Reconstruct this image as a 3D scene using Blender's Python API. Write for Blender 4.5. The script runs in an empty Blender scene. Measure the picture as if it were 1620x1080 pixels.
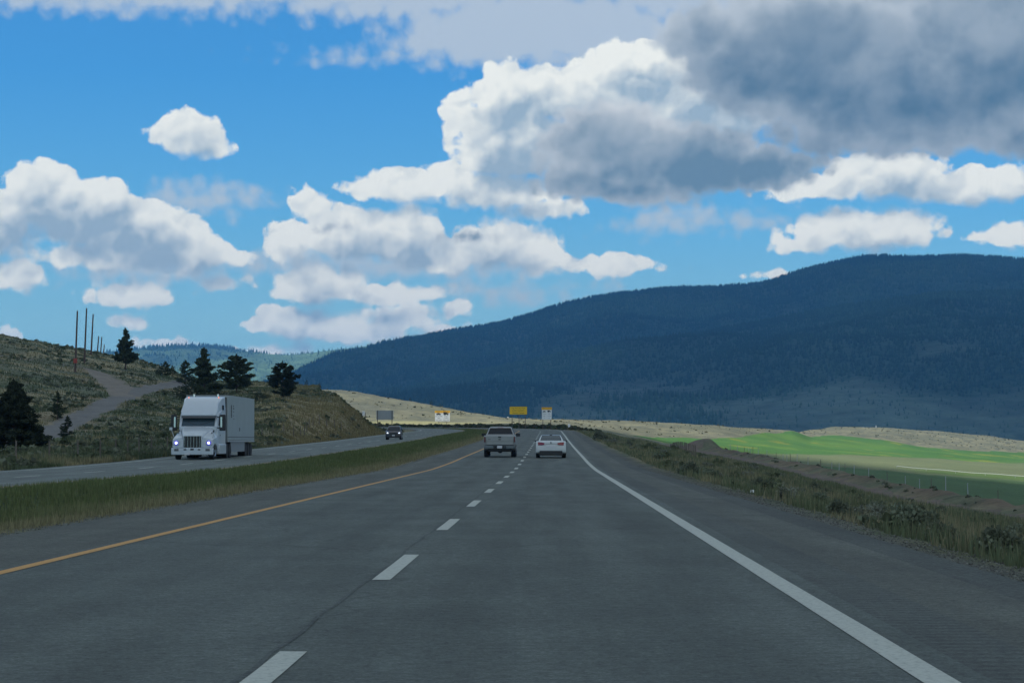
import bpy, bmesh, math, random
import numpy as np
from mathutils import Vector, Matrix
R = math.radians
rng = np.random.default_rng(7)
random.seed(7)
S = bpy.context.scene
COL = S.collection

# ---------------------------------------------------------------- helpers
def link_mesh(name, verts, faces, mat=None, parent=None, smooth=False):
    me = bpy.data.meshes.new(name)
    me.from_pydata([tuple(v) for v in verts], [], [tuple(f) for f in faces])
    me.update()
    if smooth:
        me.polygons.foreach_set('use_smooth', [True] * len(me.polygons))
    o = bpy.data.objects.new(name, me)
    COL.objects.link(o)
    if mat: me.materials.append(mat)
    if parent: o.parent = parent
    return o

def np_mesh(name, V, F, mat=None, smooth=False, cols=None, parent=None):
    """V (n,3) float, F (m,k) int with k = 3 or 4"""
    me = bpy.data.meshes.new(name)
    V = np.ascontiguousarray(V, np.float32); F = np.ascontiguousarray(F, np.int32)
    k = F.shape[1]
    me.vertices.add(len(V)); me.vertices.foreach_set('co', V.ravel())
    me.loops.add(F.size); me.loops.foreach_set('vertex_index', F.ravel())
    me.polygons.add(len(F)); me.polygons.foreach_set('loop_start', np.arange(0, F.size, k, dtype=np.int32))
    me.update(calc_edges=True)
    if smooth: me.polygons.foreach_set('use_smooth', np.ones(len(F), bool))
    if cols is not None:
        a = me.color_attributes.new('tint', 'FLOAT_COLOR', 'POINT')
        c = np.ones((len(V), 4), np.float32); c[:, :3] = cols
        a.data.foreach_set('color', c.ravel())
    o = bpy.data.objects.new(name, me); COL.objects.link(o)
    if mat: me.materials.append(mat)
    if parent: o.parent = parent
    return o

def struct(o, kind='structure'):
    o['kind'] = kind; return o
def tag(o, label, cat, group=None):
    o['label'] = label; o['category'] = cat
    if group: o['group'] = group
    return o
def thing(name, loc, rz, label, cat, group=None):
    o = bpy.data.objects.new(name, None); COL.objects.link(o)
    o.location = loc; o.rotation_euler = (0, 0, rz)
    o.empty_display_size = .3
    return tag(o, label, cat, group)
def copy_tree(o, parent=None):
    c = o.copy(); COL.objects.link(c)
    if parent: c.parent = parent
    for ch in list(o.children): copy_tree(ch, c)
    return c

class MB:
    """collects simple solids into one mesh"""
    def __init__(s): s.v = []; s.f = []
    def add(s, vs, fs):
        n = len(s.v); s.v += [tuple(v) for v in vs]; s.f += [tuple(i + n for i in f) for f in fs]; return s
    def box(s, c, d, rz=0, taper=None):
        x, y, z = [k / 2 for k in d]; vs = []
        for dz in (-1, 1):
            t = 1 if (taper is None or dz < 0) else taper
            for dx, dy in ((-1, -1), (1, -1), (1, 1), (-1, 1)):
                px, py = dx * x * t, dy * y * t
                vs.append((c[0] + px * math.cos(rz) - py * math.sin(rz), c[1] + px * math.sin(rz) + py * math.cos(rz), c[2] + dz * z))
        return s.add(vs, [(3, 2, 1, 0), (4, 5, 6, 7), (0, 1, 5, 4), (1, 2, 6, 5), (2, 3, 7, 6), (3, 0, 4, 7)])
    def hexa(s, b, t):
        """b, t: four points each, counterclockwise seen from outside of t"""
        return s.add(list(b) + list(t), [(3, 2, 1, 0), (4, 5, 6, 7), (0, 1, 5, 4), (1, 2, 6, 5), (2, 3, 7, 6), (3, 0, 4, 7)])
    def slab(s, q, n, th):
        """quad q thickened along n"""
        n = Vector(n).normalized() * th
        return s.hexa(q, [Vector(p) + n for p in q])
    def tube(s, p0, p1, r0, r1=None, n=12):
        r1 = r0 if r1 is None else r1
        p0, p1 = Vector(p0), Vector(p1); d = (p1 - p0).normalized()
        a = d.orthogonal().normalized(); b = d.cross(a)
        vs = [p0 + (a * math.cos(2 * math.pi * i / n) + b * math.sin(2 * math.pi * i / n)) * r0 for i in range(n)]
        vs += [p1 + (a * math.cos(2 * math.pi * i / n) + b * math.sin(2 * math.pi * i / n)) * r1 for i in range(n)]
        fs = [(i, (i + 1) % n, n + (i + 1) % n, n + i) for i in range(n)] + [tuple(range(n - 1, -1, -1)), tuple(range(n, 2 * n))]
        return s.add(vs, fs)
    def lathe_x(s, c, prof, n=24):
        """profile of (x, r) turned round the x axis through c"""
        m = len(prof); vs = []
        for x, r in prof:
            for i in range(n):
                t = 2 * math.pi * i / n
                vs.append((c[0] + x, c[1] + r * math.cos(t), c[2] + r * math.sin(t)))
        fs = []
        for j in range(m - 1):
            for i in range(n):
                fs.append((j * n + i, j * n + (i + 1) % n, (j + 1) * n + (i + 1) % n, (j + 1) * n + i))
        fs += [tuple(range(n - 1, -1, -1)), tuple(range((m - 1) * n, m * n))]
        return s.add(vs, fs)
    def prism_x(s, prof, x0, x1):
        """closed profile of (y, z) pushed along x"""
        n = len(prof)
        vs = [(x0, y, z) for y, z in prof] + [(x1, y, z) for y, z in prof]
        return s.add(vs, [tuple(range(n)), tuple(range(2 * n - 1, n - 1, -1))] + [(i, n + i, n + (i + 1) % n, (i + 1) % n) for i in range(n)])
    def loft(s, rings, cap=True):
        n = len(rings[0]); base = []
        for r in rings: base += list(r)
        fs = []
        for j in range(len(rings) - 1):
            for i in range(n):
                fs.append((j * n + i, j * n + (i + 1) % n, (j + 1) * n + (i + 1) % n, (j + 1) * n + i))
        if cap: fs += [tuple(range(n - 1, -1, -1)), tuple(range((len(rings) - 1) * n, len(rings) * n))]
        return s.add(base, fs)
    def build(s, name, mat, parent=None, bevel=0, smooth=False, seg=2, label=None):
        o = link_mesh(name, s.v, s.f, mat, parent)
        bm = bmesh.new(); bm.from_mesh(o.data)
        bmesh.ops.recalc_face_normals(bm, faces=bm.faces)
        bm.to_mesh(o.data); bm.free()
        if bevel:
            m = o.modifiers.new('bevel', 'BEVEL'); m.width = bevel; m.segments = seg; m.limit_method = 'ANGLE'; m.angle_limit = R(28)
        if smooth or bevel:
            o.data.polygons.foreach_set('use_smooth', [True] * len(o.data.polygons))
            if smooth and not bevel:
                o.data.polygons.foreach_set('use_smooth', [True] * len(o.data.polygons))
            try: o.data.set_sharp_from_angle(angle=R(38))
            except Exception: pass
        if label: o['label'] = label
        return o

# ---- lattice noise
_P = rng.random((256, 256)).astype(np.float64)
def vnoise(x, y):
    xi = np.floor(x).astype(int); yi = np.floor(y).astype(int); fx = x - xi; fy = y - yi
    fx = fx * fx * (3 - 2 * fx); fy = fy * fy * (3 - 2 * fy)
    a = _P[xi & 255, yi & 255]; b = _P[(xi + 1) & 255, yi & 255]; c = _P[xi & 255, (yi + 1) & 255]; d = _P[(xi + 1) & 255, (yi + 1) & 255]
    return (a * (1 - fx) + b * fx) * (1 - fy) + (c * (1 - fx) + d * fx) * fy
def fbm(x, y, o=4):
    r = 0; a = .5; t = 0
    for k in range(o):
        r = r + a * vnoise(x + 17.3 * k, y + 9.1 * k); t += a; a *= .5; x = x * 2.03; y = y * 2.03
    return r / t
def sstep(a, b, x):
    t = np.clip((x - a) / (b - a), 0, 1); return t * t * (3 - 2 * t)

# ---------------------------------------------------------------- materials
def newmat(name):
    m = bpy.data.materials.new(name); m.use_nodes = True
    nt = m.node_tree; b = nt.nodes['Principled BSDF']
    return m, nt, b
def pmat(name, col, rough=.5, metal=0, noise=0, scale=20, emit=None, estr=0, coat=0, spec=None, trans=0, ior=None):
    m, nt, b = newmat(name)
    b.inputs['Base Color'].default_value = (*col, 1)
    b.inputs['Roughness'].default_value = rough; b.inputs['Metallic'].default_value = metal
    if coat: b.inputs['Coat Weight'].default_value = coat; b.inputs['Coat Roughness'].default_value = .05
    if spec is not None: b.inputs['Specular IOR Level'].default_value = spec
    if trans: b.inputs['Transmission Weight'].default_value = trans
    if emit:
        b.inputs['Emission Color'].default_value = (*emit, 1); b.inputs['Emission Strength'].default_value = estr
    if noise:
        tc = nt.nodes.new('ShaderNodeTexCoord'); n = nt.nodes.new('ShaderNodeTexNoise'); n.inputs['Scale'].default_value = scale
        n.inputs['Detail'].default_value = 6
        nt.links.new(tc.outputs['Object'], n.inputs['Vector'])
        r = nt.nodes.new('ShaderNodeMapRange'); r.inputs['From Min'].default_value = .3; r.inputs['From Max'].default_value = .7
        r.inputs['To Min'].default_value = 1 - noise; r.inputs['To Max'].default_value = 1 + noise * .6
        nt.links.new(n.outputs['Fac'], r.inputs['Value'])
        v = nt.nodes.new('ShaderNodeVectorMath'); v.operation = 'SCALE'; v.inputs[0].default_value = col
        nt.links.new(r.outputs['Result'], v.inputs['Scale']); nt.links.new(v.outputs['Vector'], b.inputs['Base Color'])
    return m
def tinted(name, rough=.95, scales=((1.5, .25), (.15, .2)), bump=.0, bscale=3, spec=.15, trans=0):
    """colour attribute times position noise"""
    m, nt, b = newmat(name); L = nt.links.new
    a = nt.nodes.new('ShaderNodeAttribute'); a.attribute_name = 'tint'
    geo = nt.nodes.new('ShaderNodeNewGeometry'); cur = a.outputs['Color']
    for sc, am in scales:
        n = nt.nodes.new('ShaderNodeTexNoise'); n.inputs['Scale'].default_value = sc; n.inputs['Detail'].default_value = 5; n.inputs['Roughness'].default_value = .6
        L(geo.outputs['Position'], n.inputs['Vector'])
        r = nt.nodes.new('ShaderNodeMapRange'); r.inputs['From Min'].default_value = .32; r.inputs['From Max'].default_value = .68
        r.inputs['To Min'].default_value = 1 - am; r.inputs['To Max'].default_value = 1 + am
        L(n.outputs['Fac'], r.inputs['Value'])
        v = nt.nodes.new('ShaderNodeVectorMath'); v.operation = 'SCALE'; L(cur, v.inputs[0]); L(r.outputs['Result'], v.inputs['Scale']); cur = v.outputs['Vector']
    L(cur, b.inputs['Base Color']); b.inputs['Roughness'].default_value = rough; b.inputs['Specular IOR Level'].default_value = spec
    if trans:
        t = nt.nodes.new('ShaderNodeBsdfTranslucent'); L(cur, t.inputs['Color']); mx = nt.nodes.new('ShaderNodeMixShader'); mx.inputs[0].default_value = trans
        L(b.outputs[0], mx.inputs[1]); L(t.outputs[0], mx.inputs[2]); L(mx.outputs[0], nt.nodes['Material Output'].inputs['Surface'])
    if bump:
        n = nt.nodes.new('ShaderNodeTexNoise'); n.inputs['Scale'].default_value = bscale; n.inputs['Detail'].default_value = 6
        L(geo.outputs['Position'], n.inputs['Vector']); bp = nt.nodes.new('ShaderNodeBump'); bp.inputs['Distance'].default_value = bump
        L(n.outputs['Fac'], bp.inputs['Height']); L(bp.outputs['Normal'], b.inputs['Normal'])
    return m

M_ground = tinted('ground', scales=((2.2, .22), (.25, .22), (.04, .12)), bump=.15, bscale=2.5)
M_crop = tinted('crop', scales=((1.2, .1), (.03, .12)), bump=.1, bscale=4)
M_track = tinted('track', scales=((3, .15), (.3, .15)))
M_mtn = tinted('mountain_forest', scales=((.02, .3), (.004, .25)), bump=14, bscale=.03)
M_blade = tinted('grass_blade', scales=((.8, .15),), spec=.1, trans=.3)
M_leaf = tinted('foliage', scales=((3, .15),), spec=.15, trans=.2)
M_rockm = tinted('gravel', scales=((14, .2),), rough=.9)

# ---------------------------------------------------------------- camera
F = 3600.; PITCH = math.atan(158 / F)
cam = bpy.data.cameras.new('camera'); camo = bpy.data.objects.new('camera', cam); COL.objects.link(camo)
camo.location = (0, 0, 1.3); camo.rotation_euler = (math.pi / 2 + PITCH, 0, 0)
cam.sensor_width = 36; cam.lens = 36 * F / 1620; cam.clip_start = .3; cam.clip_end = 60000
S.camera = camo
def zpx(py, Y): return 1.3 + (698 - py) / F * Y
def xpx(px, Y): return (px - 810) / F * Y

# ---------------------------------------------------------------- road path
SL = .0165; X0 = -1.585; S1 = 407.; RC = 460.
hd = math.atan(SL)
E0 = np.array([X0 + SL * S1, S1]); T0 = np.array([math.sin(hd), math.cos(hd)]); N0 = np.array([-T0[1], T0[0]])  # N0 points left
CC = E0 + N0 * RC
ANG = R(75)
def path_pt(s, u=0.):
    """s metres along (about Y), u metres to the right of the lane line"""
    s = np.asarray(s, float); u = np.asarray(u, float); L0 = math.hypot(1, SL)
    d = s - S1
    th = np.clip(d / RC, 0, ANG); ex = np.maximum(d - ANG * RC, 0); st = np.minimum(d, 0)
    a0 = hd - th
    # right normal = (cos a, -sin a), forward = (sin a, cos a)
    x = CC[0] + np.cos(a0) * (RC + u) + np.sin(a0) * (ex + st)
    y = CC[1] - np.sin(a0) * (RC + u) + np.cos(a0) * (ex + st)
    return x, y
def path_su(X, Y):
    X = np.asarray(X, float); Y = np.asarray(Y, float)
    dx = X - CC[0]; dy = Y - CC[1]; r = np.hypot(dx, dy)
    ang = np.arctan2(-dy, dx)         # equals a0 on the arc
    th = hd - ang
    s = S1 + th * RC; u = r - RC
    # straight part
    ds = (X - E0[0]) * T0[0] + (Y - E0[1]) * T0[1]; us = (X - E0[0]) * T0[1] - (Y - E0[1]) * T0[0]
    m = ds < 0
    s = np.where(m, S1 + ds, s); u = np.where(m, us, u)
    aE = hd - ANG; ex, ey = path_pt(S1 + ANG * RC)
    de = (X - ex) * math.sin(aE) + (Y - ey) * math.cos(aE); ue = (X - ex) * math.cos(aE) - (Y - ey) * math.sin(aE)
    m2 = (~m) & (de > 0) & (X < ex + 60) & (th > ANG * .8)
    s = np.where(m2, S1 + ANG * RC + de, s); u = np.where(m2, ue, u)
    return s, u
ZS = np.array([-200, 0, 100, 122, 144, 180, 204, 266, 311, 367, 415, 470, 520, 640, 800, 1100, 1600, 4000.])
ZZ = np.array([0, 0, 0, .1, .3, .62, .85, 1.5, 2.05, 2.65, 3.2, 3.8, 4.3, 5.45, 6.8, 8.5, 10, 12.])
def pchip(xs, ys, x):
    xs = np.asarray(xs, float); ys = np.asarray(ys, float)
    h = np.diff(xs); dl = np.diff(ys) / h; m = np.zeros(len(xs))
    for i in range(1, len(xs) - 1):
        if dl[i - 1] * dl[i] > 0:
            w1 = 2 * h[i] + h[i - 1]; w2 = h[i] + 2 * h[i - 1]; m[i] = (w1 + w2) / (w1 / dl[i - 1] + w2 / dl[i])
    m[0] = dl[0]; m[-1] = dl[-1]
    i = np.clip(np.searchsorted(xs, x) - 1, 0, len(xs) - 2); t = np.clip((x - xs[i]) / h[i], 0, 1)
    return (2 * t**3 - 3 * t**2 + 1) * ys[i] + (t**3 - 2 * t**2 + t) * h[i] * m[i] + (-2 * t**3 + 3 * t**2) * ys[i + 1] + (t**3 - t**2) * h[i] * m[i + 1]
def zr(s): return pchip(ZS, ZZ, s)

# ---------------------------------------------------------------- terrain sections: column px -> [(Y, picture row)]
SEC = {
 -900: [(60, 780), (150, 720), (190, 690), (250, 650), (330, 580), (430, 500), (560, 450), (900, 520), (1400, 640), (3000, 690)],
 -300: [(80, 760), (150, 728), (190, 700), (240, 675), (330, 600), (430, 540), (540, 500), (700, 550), (900, 600), (3000, 690)],
 0:    [(90, 745), (140, 722), (180, 706), (230, 676), (320, 612), (410, 560), (500, 531), (640, 560), (900, 610), (3000, 690)],
 50:   [(100, 740), (148, 720), (190, 703), (245, 670), (335, 610), (420, 564), (500, 540), (640, 570), (900, 612), (3000, 690)],
 100:  [(105, 736), (155, 718), (200, 699), (260, 664), (350, 611), (430, 571), (500, 550), (640, 575), (900, 612), (3000, 690)],
 200:  [(120, 732), (175, 712), (220, 688), (290, 648), (370, 612), (440, 583), (500, 566), (640, 590), (900, 612), (3000, 690)],
 250:  [(125, 730), (185, 709), (235, 684), (300, 648), (375, 618), (440, 594), (490, 580), (600, 600), (900, 613), (3000, 690)],
 300:  [(140, 724), (200, 706), (250, 680), (310, 650), (380, 624), (440, 607), (490, 600), (600, 610), (900, 614), (3000, 690)],
 400:  [(180, 712), (205, 702), (235, 682), (280, 655), (340, 630), (420, 612), (490, 607), (600, 615), (900, 615), (3000, 690)],
 450:  [(200, 708), (220, 699), (240, 678), (270, 655), (330, 633), (400, 614), (450, 608), (600, 622), (900, 615), (3000, 690)],
 500:  [(230, 702), (250, 695), (268, 675), (288, 657), (330, 640), (380, 620), (415, 611), (520, 640), (620, 667), (660, 666), (900, 616), (3000, 690)],
 530:  [(255, 698), (272, 692), (285, 676), (300, 660), (325, 646), (355, 630), (375, 626), (450, 655), (620, 670), (660, 667), (900, 617), (3000, 690)],
 560:  [(285, 694), (300, 689), (306, 675), (315, 660), (326, 654), (338, 651), (350, 649), (420, 672), (620, 672), (660, 668.5), (900, 620), (3000, 690)],
 585:  [(310, 691), (320, 688), (325, 680), (331, 673), (336, 669), (342, 667), (350, 667), (400, 678), (620, 672.5), (660, 669), (900, 625), (3000, 690)],
 610:  [(330, 688), (340, 686), (345, 682), (350, 679), (356, 678), (362, 678), (370, 679), (400, 682), (620, 672.5), (660, 669), (900, 630), (3000, 690)],
 645:  [(355, 686), (365, 684), (371, 679), (377, 676.5), (383, 677), (390, 680), (400, 683), (420, 682), (620, 672.5), (660, 669), (900, 635.5), (3000, 690)],
 670:  [(300, 690), (400, 684), (450, 681), (620, 672.5), (660, 669.5), (900, 639.5), (3000, 690)],
 700:  [(300, 690), (400, 684), (450, 681), (610, 672.5), (660, 669.5), (900, 645.5), (3000, 690)],
 750:  [(300, 690), (400, 684), (450, 681), (580, 672.5), (640, 670.5), (900, 655), (3000, 692)],
 800:  [(300, 690), (400, 684), (450, 680), (550, 673), (620, 670), (900, 664), (3000, 693)],
 850:  [(300, 690), (400, 683), (450, 678), (520, 673.5), (600, 671.5), (900, 665.5), (3000, 694)],
 890:  [(300, 692), (400, 683), (450, 677), (500, 675), (560, 674), (900, 664.5), (3000, 694)],
 950:  [(300, 694), (380, 688), (480, 682.5), (620, 678), (750, 672), (900, 666), (3000, 694)],
 1000: [(300, 702), (360, 698), (480, 691), (620, 685), (750, 676), (900, 667.5), (3000, 694)],
 1060: [(290, 713), (350, 710), (480, 702), (640, 693), (750, 683), (900, 670), (3000, 694)],
 1120: [(280, 722), (330, 717), (480, 708), (640, 698), (750, 688), (900, 673), (3000, 694)],
 1200: [(250, 733), (300, 727), (450, 717), (680, 703), (800, 693), (920, 678), (3000, 696)],
 1250: [(230, 742), (280, 737), (420, 724), (700, 707), (850, 696), (1000, 682.5), (3000, 697)],
 1285: [(60, 900), (110, 800), (220, 750), (265, 742), (400, 728), (750, 708), (1050, 692), (1300, 679.5), (3000, 697)],
 1317: [(60, 900), (110, 800), (210, 756), (255, 748), (390, 732), (800, 709), (1100, 690), (1500, 676), (3000, 697)],
 1390: [(60, 912), (110, 815), (190, 772), (235, 760), (370, 739), (850, 713), (1150, 694), (1500, 677), (3000, 697)],
 1470: [(60, 912), (110, 815), (180, 785), (220, 776), (350, 748), (880, 718), (1150, 706), (1500, 682), (3000, 698)],
 1550: [(60, 912), (110, 815), (170, 800), (205, 794), (330, 758), (930, 723), (1150, 711), (1500, 689), (3000, 698)],
 1620: [(60, 912), (110, 815), (160, 820), (195, 808), (310, 767), (1000, 726), (1150, 715), (1500, 698), (3000, 699)],
 1900: [(60, 920), (100, 850), (170, 850), (300, 790), (1000, 735), (1150, 728), (1500, 716), (3000, 705)],
 2800: [(60, 920), (150, 870), (300, 790), (1000, 735), (1150, 728), (1500, 712), (3000, 700)],
}
SPX = np.array(sorted(SEC)); YG = np.geomspace(40, 15500, 900)
SZ = []
for p in SPX:
    k = SEC[p]; ys = [a for a, b in k]; zs = [zpx(b, a) for a, b in k]
    ys = [0] + ys + [6000, 16000]; zs = [zs[0]] + zs + [-8, -8]
    SZ.append(pchip(ys, zs, YG))
SZ = np.array(SZ)
def zsec(px, Y):
    i = np.clip(np.searchsorted(SPX, px) - 1, 0, len(SPX) - 2); t = np.clip((px - SPX[i]) / (SPX[i + 1] - SPX[i]), 0, 1)
    t = t * t * (3 - 2 * t) * .6 + t * .4
    j = np.log(np.clip(Y, 40, 15400) / 40) / math.log(15500 / 40) * 899; j0 = np.floor(j).astype(int); f = j - j0
    g = lambda a: SZ[a, j0] * (1 - f) + SZ[a, np.minimum(j0 + 1, 899)] * f
    return g(i) * (1 - t) + g(i + 1) * t
UL, UR = -22.6, 5.9       # edges of the corridor
def gz(X, Y, detail=True):
    X = np.asarray(X, float); Y = np.asarray(Y, float)
    s, u = path_su(X, Y); zc = zr(s)
    px = 810 + F * X / np.maximum(Y, 25)
    zs = zsec(px, Y)
    if detail:
        hill = sstep(0, 12, -u + UL) + sstep(30, 45, u)
        big = sstep(300, 900, Y)
        zs = zs + hill * ((fbm(X / 9, Y / 9) - .5) * .9 + (fbm(X / 2.2 + 40, Y / 2.2) - .5) * .35) * (1 - .6 * sstep(30, 45, u)) + hill * big * (fbm(X / 60 + 5, Y / 60) - .5) * 2.2
    # corridor: shoulders, verge, shallow median ditch
    near = zc - .06 - .30 * sstep(6.2, 9.6, -u) * sstep(6.2, 9.0, 13.9 + 4.2 + u) * 1.0
    # left blend
    wl = sstep(0, 5.5, UL - .6 - u)
    # right blend, wide embankment before the bend, short on the bend
    wide = np.interp(s, [0, 120, 220, 330, 470], [17, 17, 15, 10, 8])
    t = np.clip((u - UR) / wide, 0, 1)
    wr = np.where(t > 0, np.where(s < 400, t ** 1.12, t), 0)
    wr = np.clip(wr, 0, 1)
    z = near * (1 - wl) * (1 - wr) + zs * np.clip(wl + wr, 0, 1)
    edge = sstep(UR + .9, UR + 2.6, u) * (1 - sstep(330, 470, s))
    z = z - .12 * edge * (1 - sstep(10, 26, u))
    # spoil berm with mound beyond the dirt track
    br = (1 - sstep(400, 430, s)) * sstep(60, 110, s)
    z = z + br * .6 * np.exp(-((u - 30.3 - 1.2 * (fbm(s / 14, s * 0) - .5)) / 1.5) ** 2) * (.7 + .7 * fbm(s / 5, s * 0 + 3))
    z = z - br * .25 * np.exp(-((u - 25) / 3.2) ** 4)
    z = z + 1.8 * np.exp(-(((X - 34.3) / 3.3) ** 2 + ((Y - 411) / 8) ** 2) ** 1.35) * (.75 + .35 * fbm(X / 1.5, Y / 2))
    if detail:
        z = z + (fbm(X / 1.1, Y / 1.1) - .5) * .16 * np.clip(sstep(.5, 2.5, u - UR) + sstep(.3, 2, UL - u) + .4 * sstep(.3, 1, -6.3 - u) * sstep(.3, 1, u + 13.4), 0, 1)
    return z
def gz1(X, Y): return float(gz(np.array([X]), np.array([Y]))[0])

# ---- ground grid
Y0 = 60
cols = np.concatenate([np.arange(-2600, -60, 14.), np.arange(-60, 1690, 2.3), np.arange(1690, 4200, 14.)])
yy = [-52.]
while yy[-1] < 15000:
    y = yy[-1]; yy.append(y + max(.35, (y + Y0) * (.0065 if y < 700 else .010 if y < 2000 else .05)))
rows = np.array(yy)
CX, RY = np.meshgrid((cols - 810) / F, rows)
GX = CX * (RY + Y0); GY = RY
GZ = gz(GX, GY)
Sg, Ug = path_su(GX, GY)
PXg = 810 + F * GX / np.maximum(GY, 25)
PYg = 698 - (GZ - 1.3) * F / np.maximum(GY, 25)
C = lambda *c: np.array(c)[None, None, :]
def mixc(a, b, t): return a * (1 - t[..., None]) + b * t[..., None]
n1 = fbm(GX / 6, GY / 6); n2 = fbm(GX / 1.6 + 9, GY / 1.6); n3 = fbm(GX / 25 + 3, GY / 25)
sage = C(.12, .13, .085); dryg = C(.27, .235, .14); soil = C(.15, .115, .080); green = C(.050, .078, .030); grav = C(.13, .125, .118)
col = mixc(sage, dryg, sstep(.45, .68, n1)); col = mixc(col, green, sstep(.5, .7, n2) * .7 * sstep(.6, .35, n3))
# brown cut bank at the nose of the left hill
nose = sstep(380, 470, PXg) * sstep(8, 1, (PYg - 0) * 0 + np.abs(0 * PYg)) * (GX < 0) * (GY < 420) * sstep(630, 655, PYg)
col = mixc(col, mixc(C(.27, .21, .12), C(.19, .17, .09), sstep(.4, .65, n2)), nose * .85)
# verge of the right bank
rb = (Ug > UR) & (Ug < 40) & (Sg < 430)
col = np.where(rb[..., None], mixc(mixc(C(.115, .12, .07), C(.19, .16, .09), sstep(.4, .65, n1)), C(.05, .07, .03), sstep(.5, .66, n2) * .7), col)
gw = sstep(7.0, 6.3, Ug + (n2 - .5) * 1.0) * (Ug > 0) + sstep(-6.9, -6.2, Ug + (n2 - .5) * .8) * (Ug < 0) * (Ug > -9)
col = mixc(col, C(.10, .102, .088), np.clip(gw, 0, 1))
md = (Ug < -6.6) & (Ug > -14.2)
gcol = mixc(C(.055, .075, .028), C(.14, .12, .06), sstep(-8.3, -6.7, Ug + (n1 - .5) * 1.2))
col = np.where(md[..., None], mixc(gcol, gcol * .7, n2), col)
col = mixc(col, C(.09, .088, .085), sstep(-23.6, -23, Ug) * (Ug < -20))
berm = np.exp(-((Ug - 31) / 2.4) ** 2) * (Sg < 430) * (Sg > 60)
col = mixc(col, C(.12, .085, .062), np.clip(berm * 1.2 * sstep(.3, .6, n1), 0, 1) * .8)
mnd = np.exp(-(((GX - 34.6) / 4) ** 2 + ((GY - 411) / 8) ** 2) ** 2)
col = mixc(col, mixc(C(.16, .13, .10), C(.10, .11, .06), sstep(34, 38, GX + 2 * n2)), mnd * .9)
# far dry hills
far = sstep(520, 600, GY) * (1 - 0 * GY)
beige = mixc(C(.185, .177, .112), C(.135, .135, .088), sstep(.4, .65, fbm(GX / 14, GY / 30)))
beige = mixc(beige, C(.115, .12, .085), sstep(.46, .66, fbm(GX / 3 + 7, GY / 9)) * .85)
beige = mixc(beige, C(.12, .125, .095), sstep(720, 560, PXg) * sstep(660, 720, GY) * (.35 + .5 * sstep(.4, .6, fbm(GX / 9, GY / 22))))  # partial cloud shade on the hill's left part, painted in as greyer colour
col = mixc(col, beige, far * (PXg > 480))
fh = (PXg <= 480) & (GY > 520)
col = np.where(fh[..., None], C(.16, .17, .09) + 0 * col, col)
# sunlit strip below the left dry hill, painted in as brighter colour
col = mixc(col, C(.34, .32, .15), sstep(575, 600, PXg) * sstep(860, 700, PXg) * sstep(632, 645, GY) * sstep(690, 672, GY) * .6)
# field belt boundaries
fieldL = 640 - 230 * sstep(960, 1500, PXg)
inf = (PXg > 955) & (Ug > 35) & (GY > 150)
base_hill = np.interp(PXg, [950, 1000, 1060, 1120, 1200, 1250, 1285, 1317, 1390, 1470, 1550, 1620, 1900], [500, 540, 640, 700, 850, 965, 1080, 1120, 1120, 1120, 1140, 1160, 1160])
field = inf & (GY < base_hill)
b1 = np.interp(PXg, [950, 1120, 1220, 1387, 1620], [300, 380, 480, 640, 760])
cg = mixc(C(.058, .140, .034), C(.085, .170, .036), sstep(.42, .62, fbm(GX / 40, GY / 90)))
cg = mixc(cg, C(.22, .22, .04), sstep(.64, .74, fbm(GX / 12 + 4, GY / 60)) * .55)
ct = mixc(C(.115, .15, .075), C(.15, .165, .085), n1)
cd = C(.07, .12, .05) + 0 * col
fc = mixc(ct, cg, sstep(-20, 20, GY - b1))
fc = mixc(cd, fc, sstep(-14, 8, GY - np.interp(PXg, [950, 1120, 1620], [300, 320, 345])))
fc = mixc(fc, C(.08, .14, .035), sstep(1400, 1500, PXg) * sstep(345, 355, GY) * sstep(395, 380, GY) * .8)
col = np.where(field[..., None], fc, col)
# tracks
def near_poly(X, Y, pts):
    best = np.full(X.shape, 1e9); w = np.zeros(X.shape)
    for (x0, y0, w0), (x1, y1, w1) in zip(pts[:-1], pts[1:]):
        dx, dy = x1 - x0, y1 - y0; t = np.clip(((X - x0) * dx + (Y - y0) * dy) / (dx * dx + dy * dy), 0, 1)
        d = np.hypot(X - x0 - t * dx, Y - y0 - t * dy) - (w0 + (w1 - w0) * t)
        best = np.minimum(best, d)
    return best
def solveY(px, py):
    Yc = np.geomspace(105, 700, 3000); z = gz(xpx(px, Yc), Yc, False); y = 698 - (z - 1.3) * F / Yc
    i = np.argmax(y < py); return Yc[i] if i > 0 else Yc[0]
def poly(pts):
    out = []
    for px, py, w in pts:
        Y = solveY(px, py); out.append((xpx(px, Y), Y, w))
    # round the corners
    for _ in range(3):
        q = [out[0]]
        for a, b in zip(out[:-1], out[1:]):
            q += [tuple(a[i] * .75 + b[i] * .25 for i in range(3)), tuple(a[i] * .25 + b[i] * .75 for i in range(3))]
        out = q + [out[-1]]
    return out
RD1 = poly([(-60, 722, 1.6), (20, 706, 1.7), (68, 692, 1.9), (105, 670, 1.9), (155, 646, 1.7), (195, 628, 1.8), (225, 617, 1.8), (255, 611, 1.7), (292, 608, 1.8)])
RD2 = poly([(200, 626, 2.2), (182, 607, 2.6), (158, 592, 1.9), (128, 580, 1.6), (60, 569, 1.2), (0, 562, 1.1), (-80, 557, 1.1)])
lefthill = (GX < -20) & (GY < 520) & (GY > 110) & (Ug < UL - 1.5)
d1 = near_poly(GX, GY, RD1) + (n2 - .5) * 1.4; d2 = near_poly(GX, GY, RD2) + (n2 - .5) * 1.8
tr1 = lefthill & (np.minimum(d1, d2) < 0)
col = np.where(tr1[..., None], mixc(C(.15, .145, .135), C(.19, .165, .135), (d2 < d1) * 1.), col)
bare = lefthill * sstep(7, 0, np.minimum(d1, d2)) * ~tr1
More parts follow.
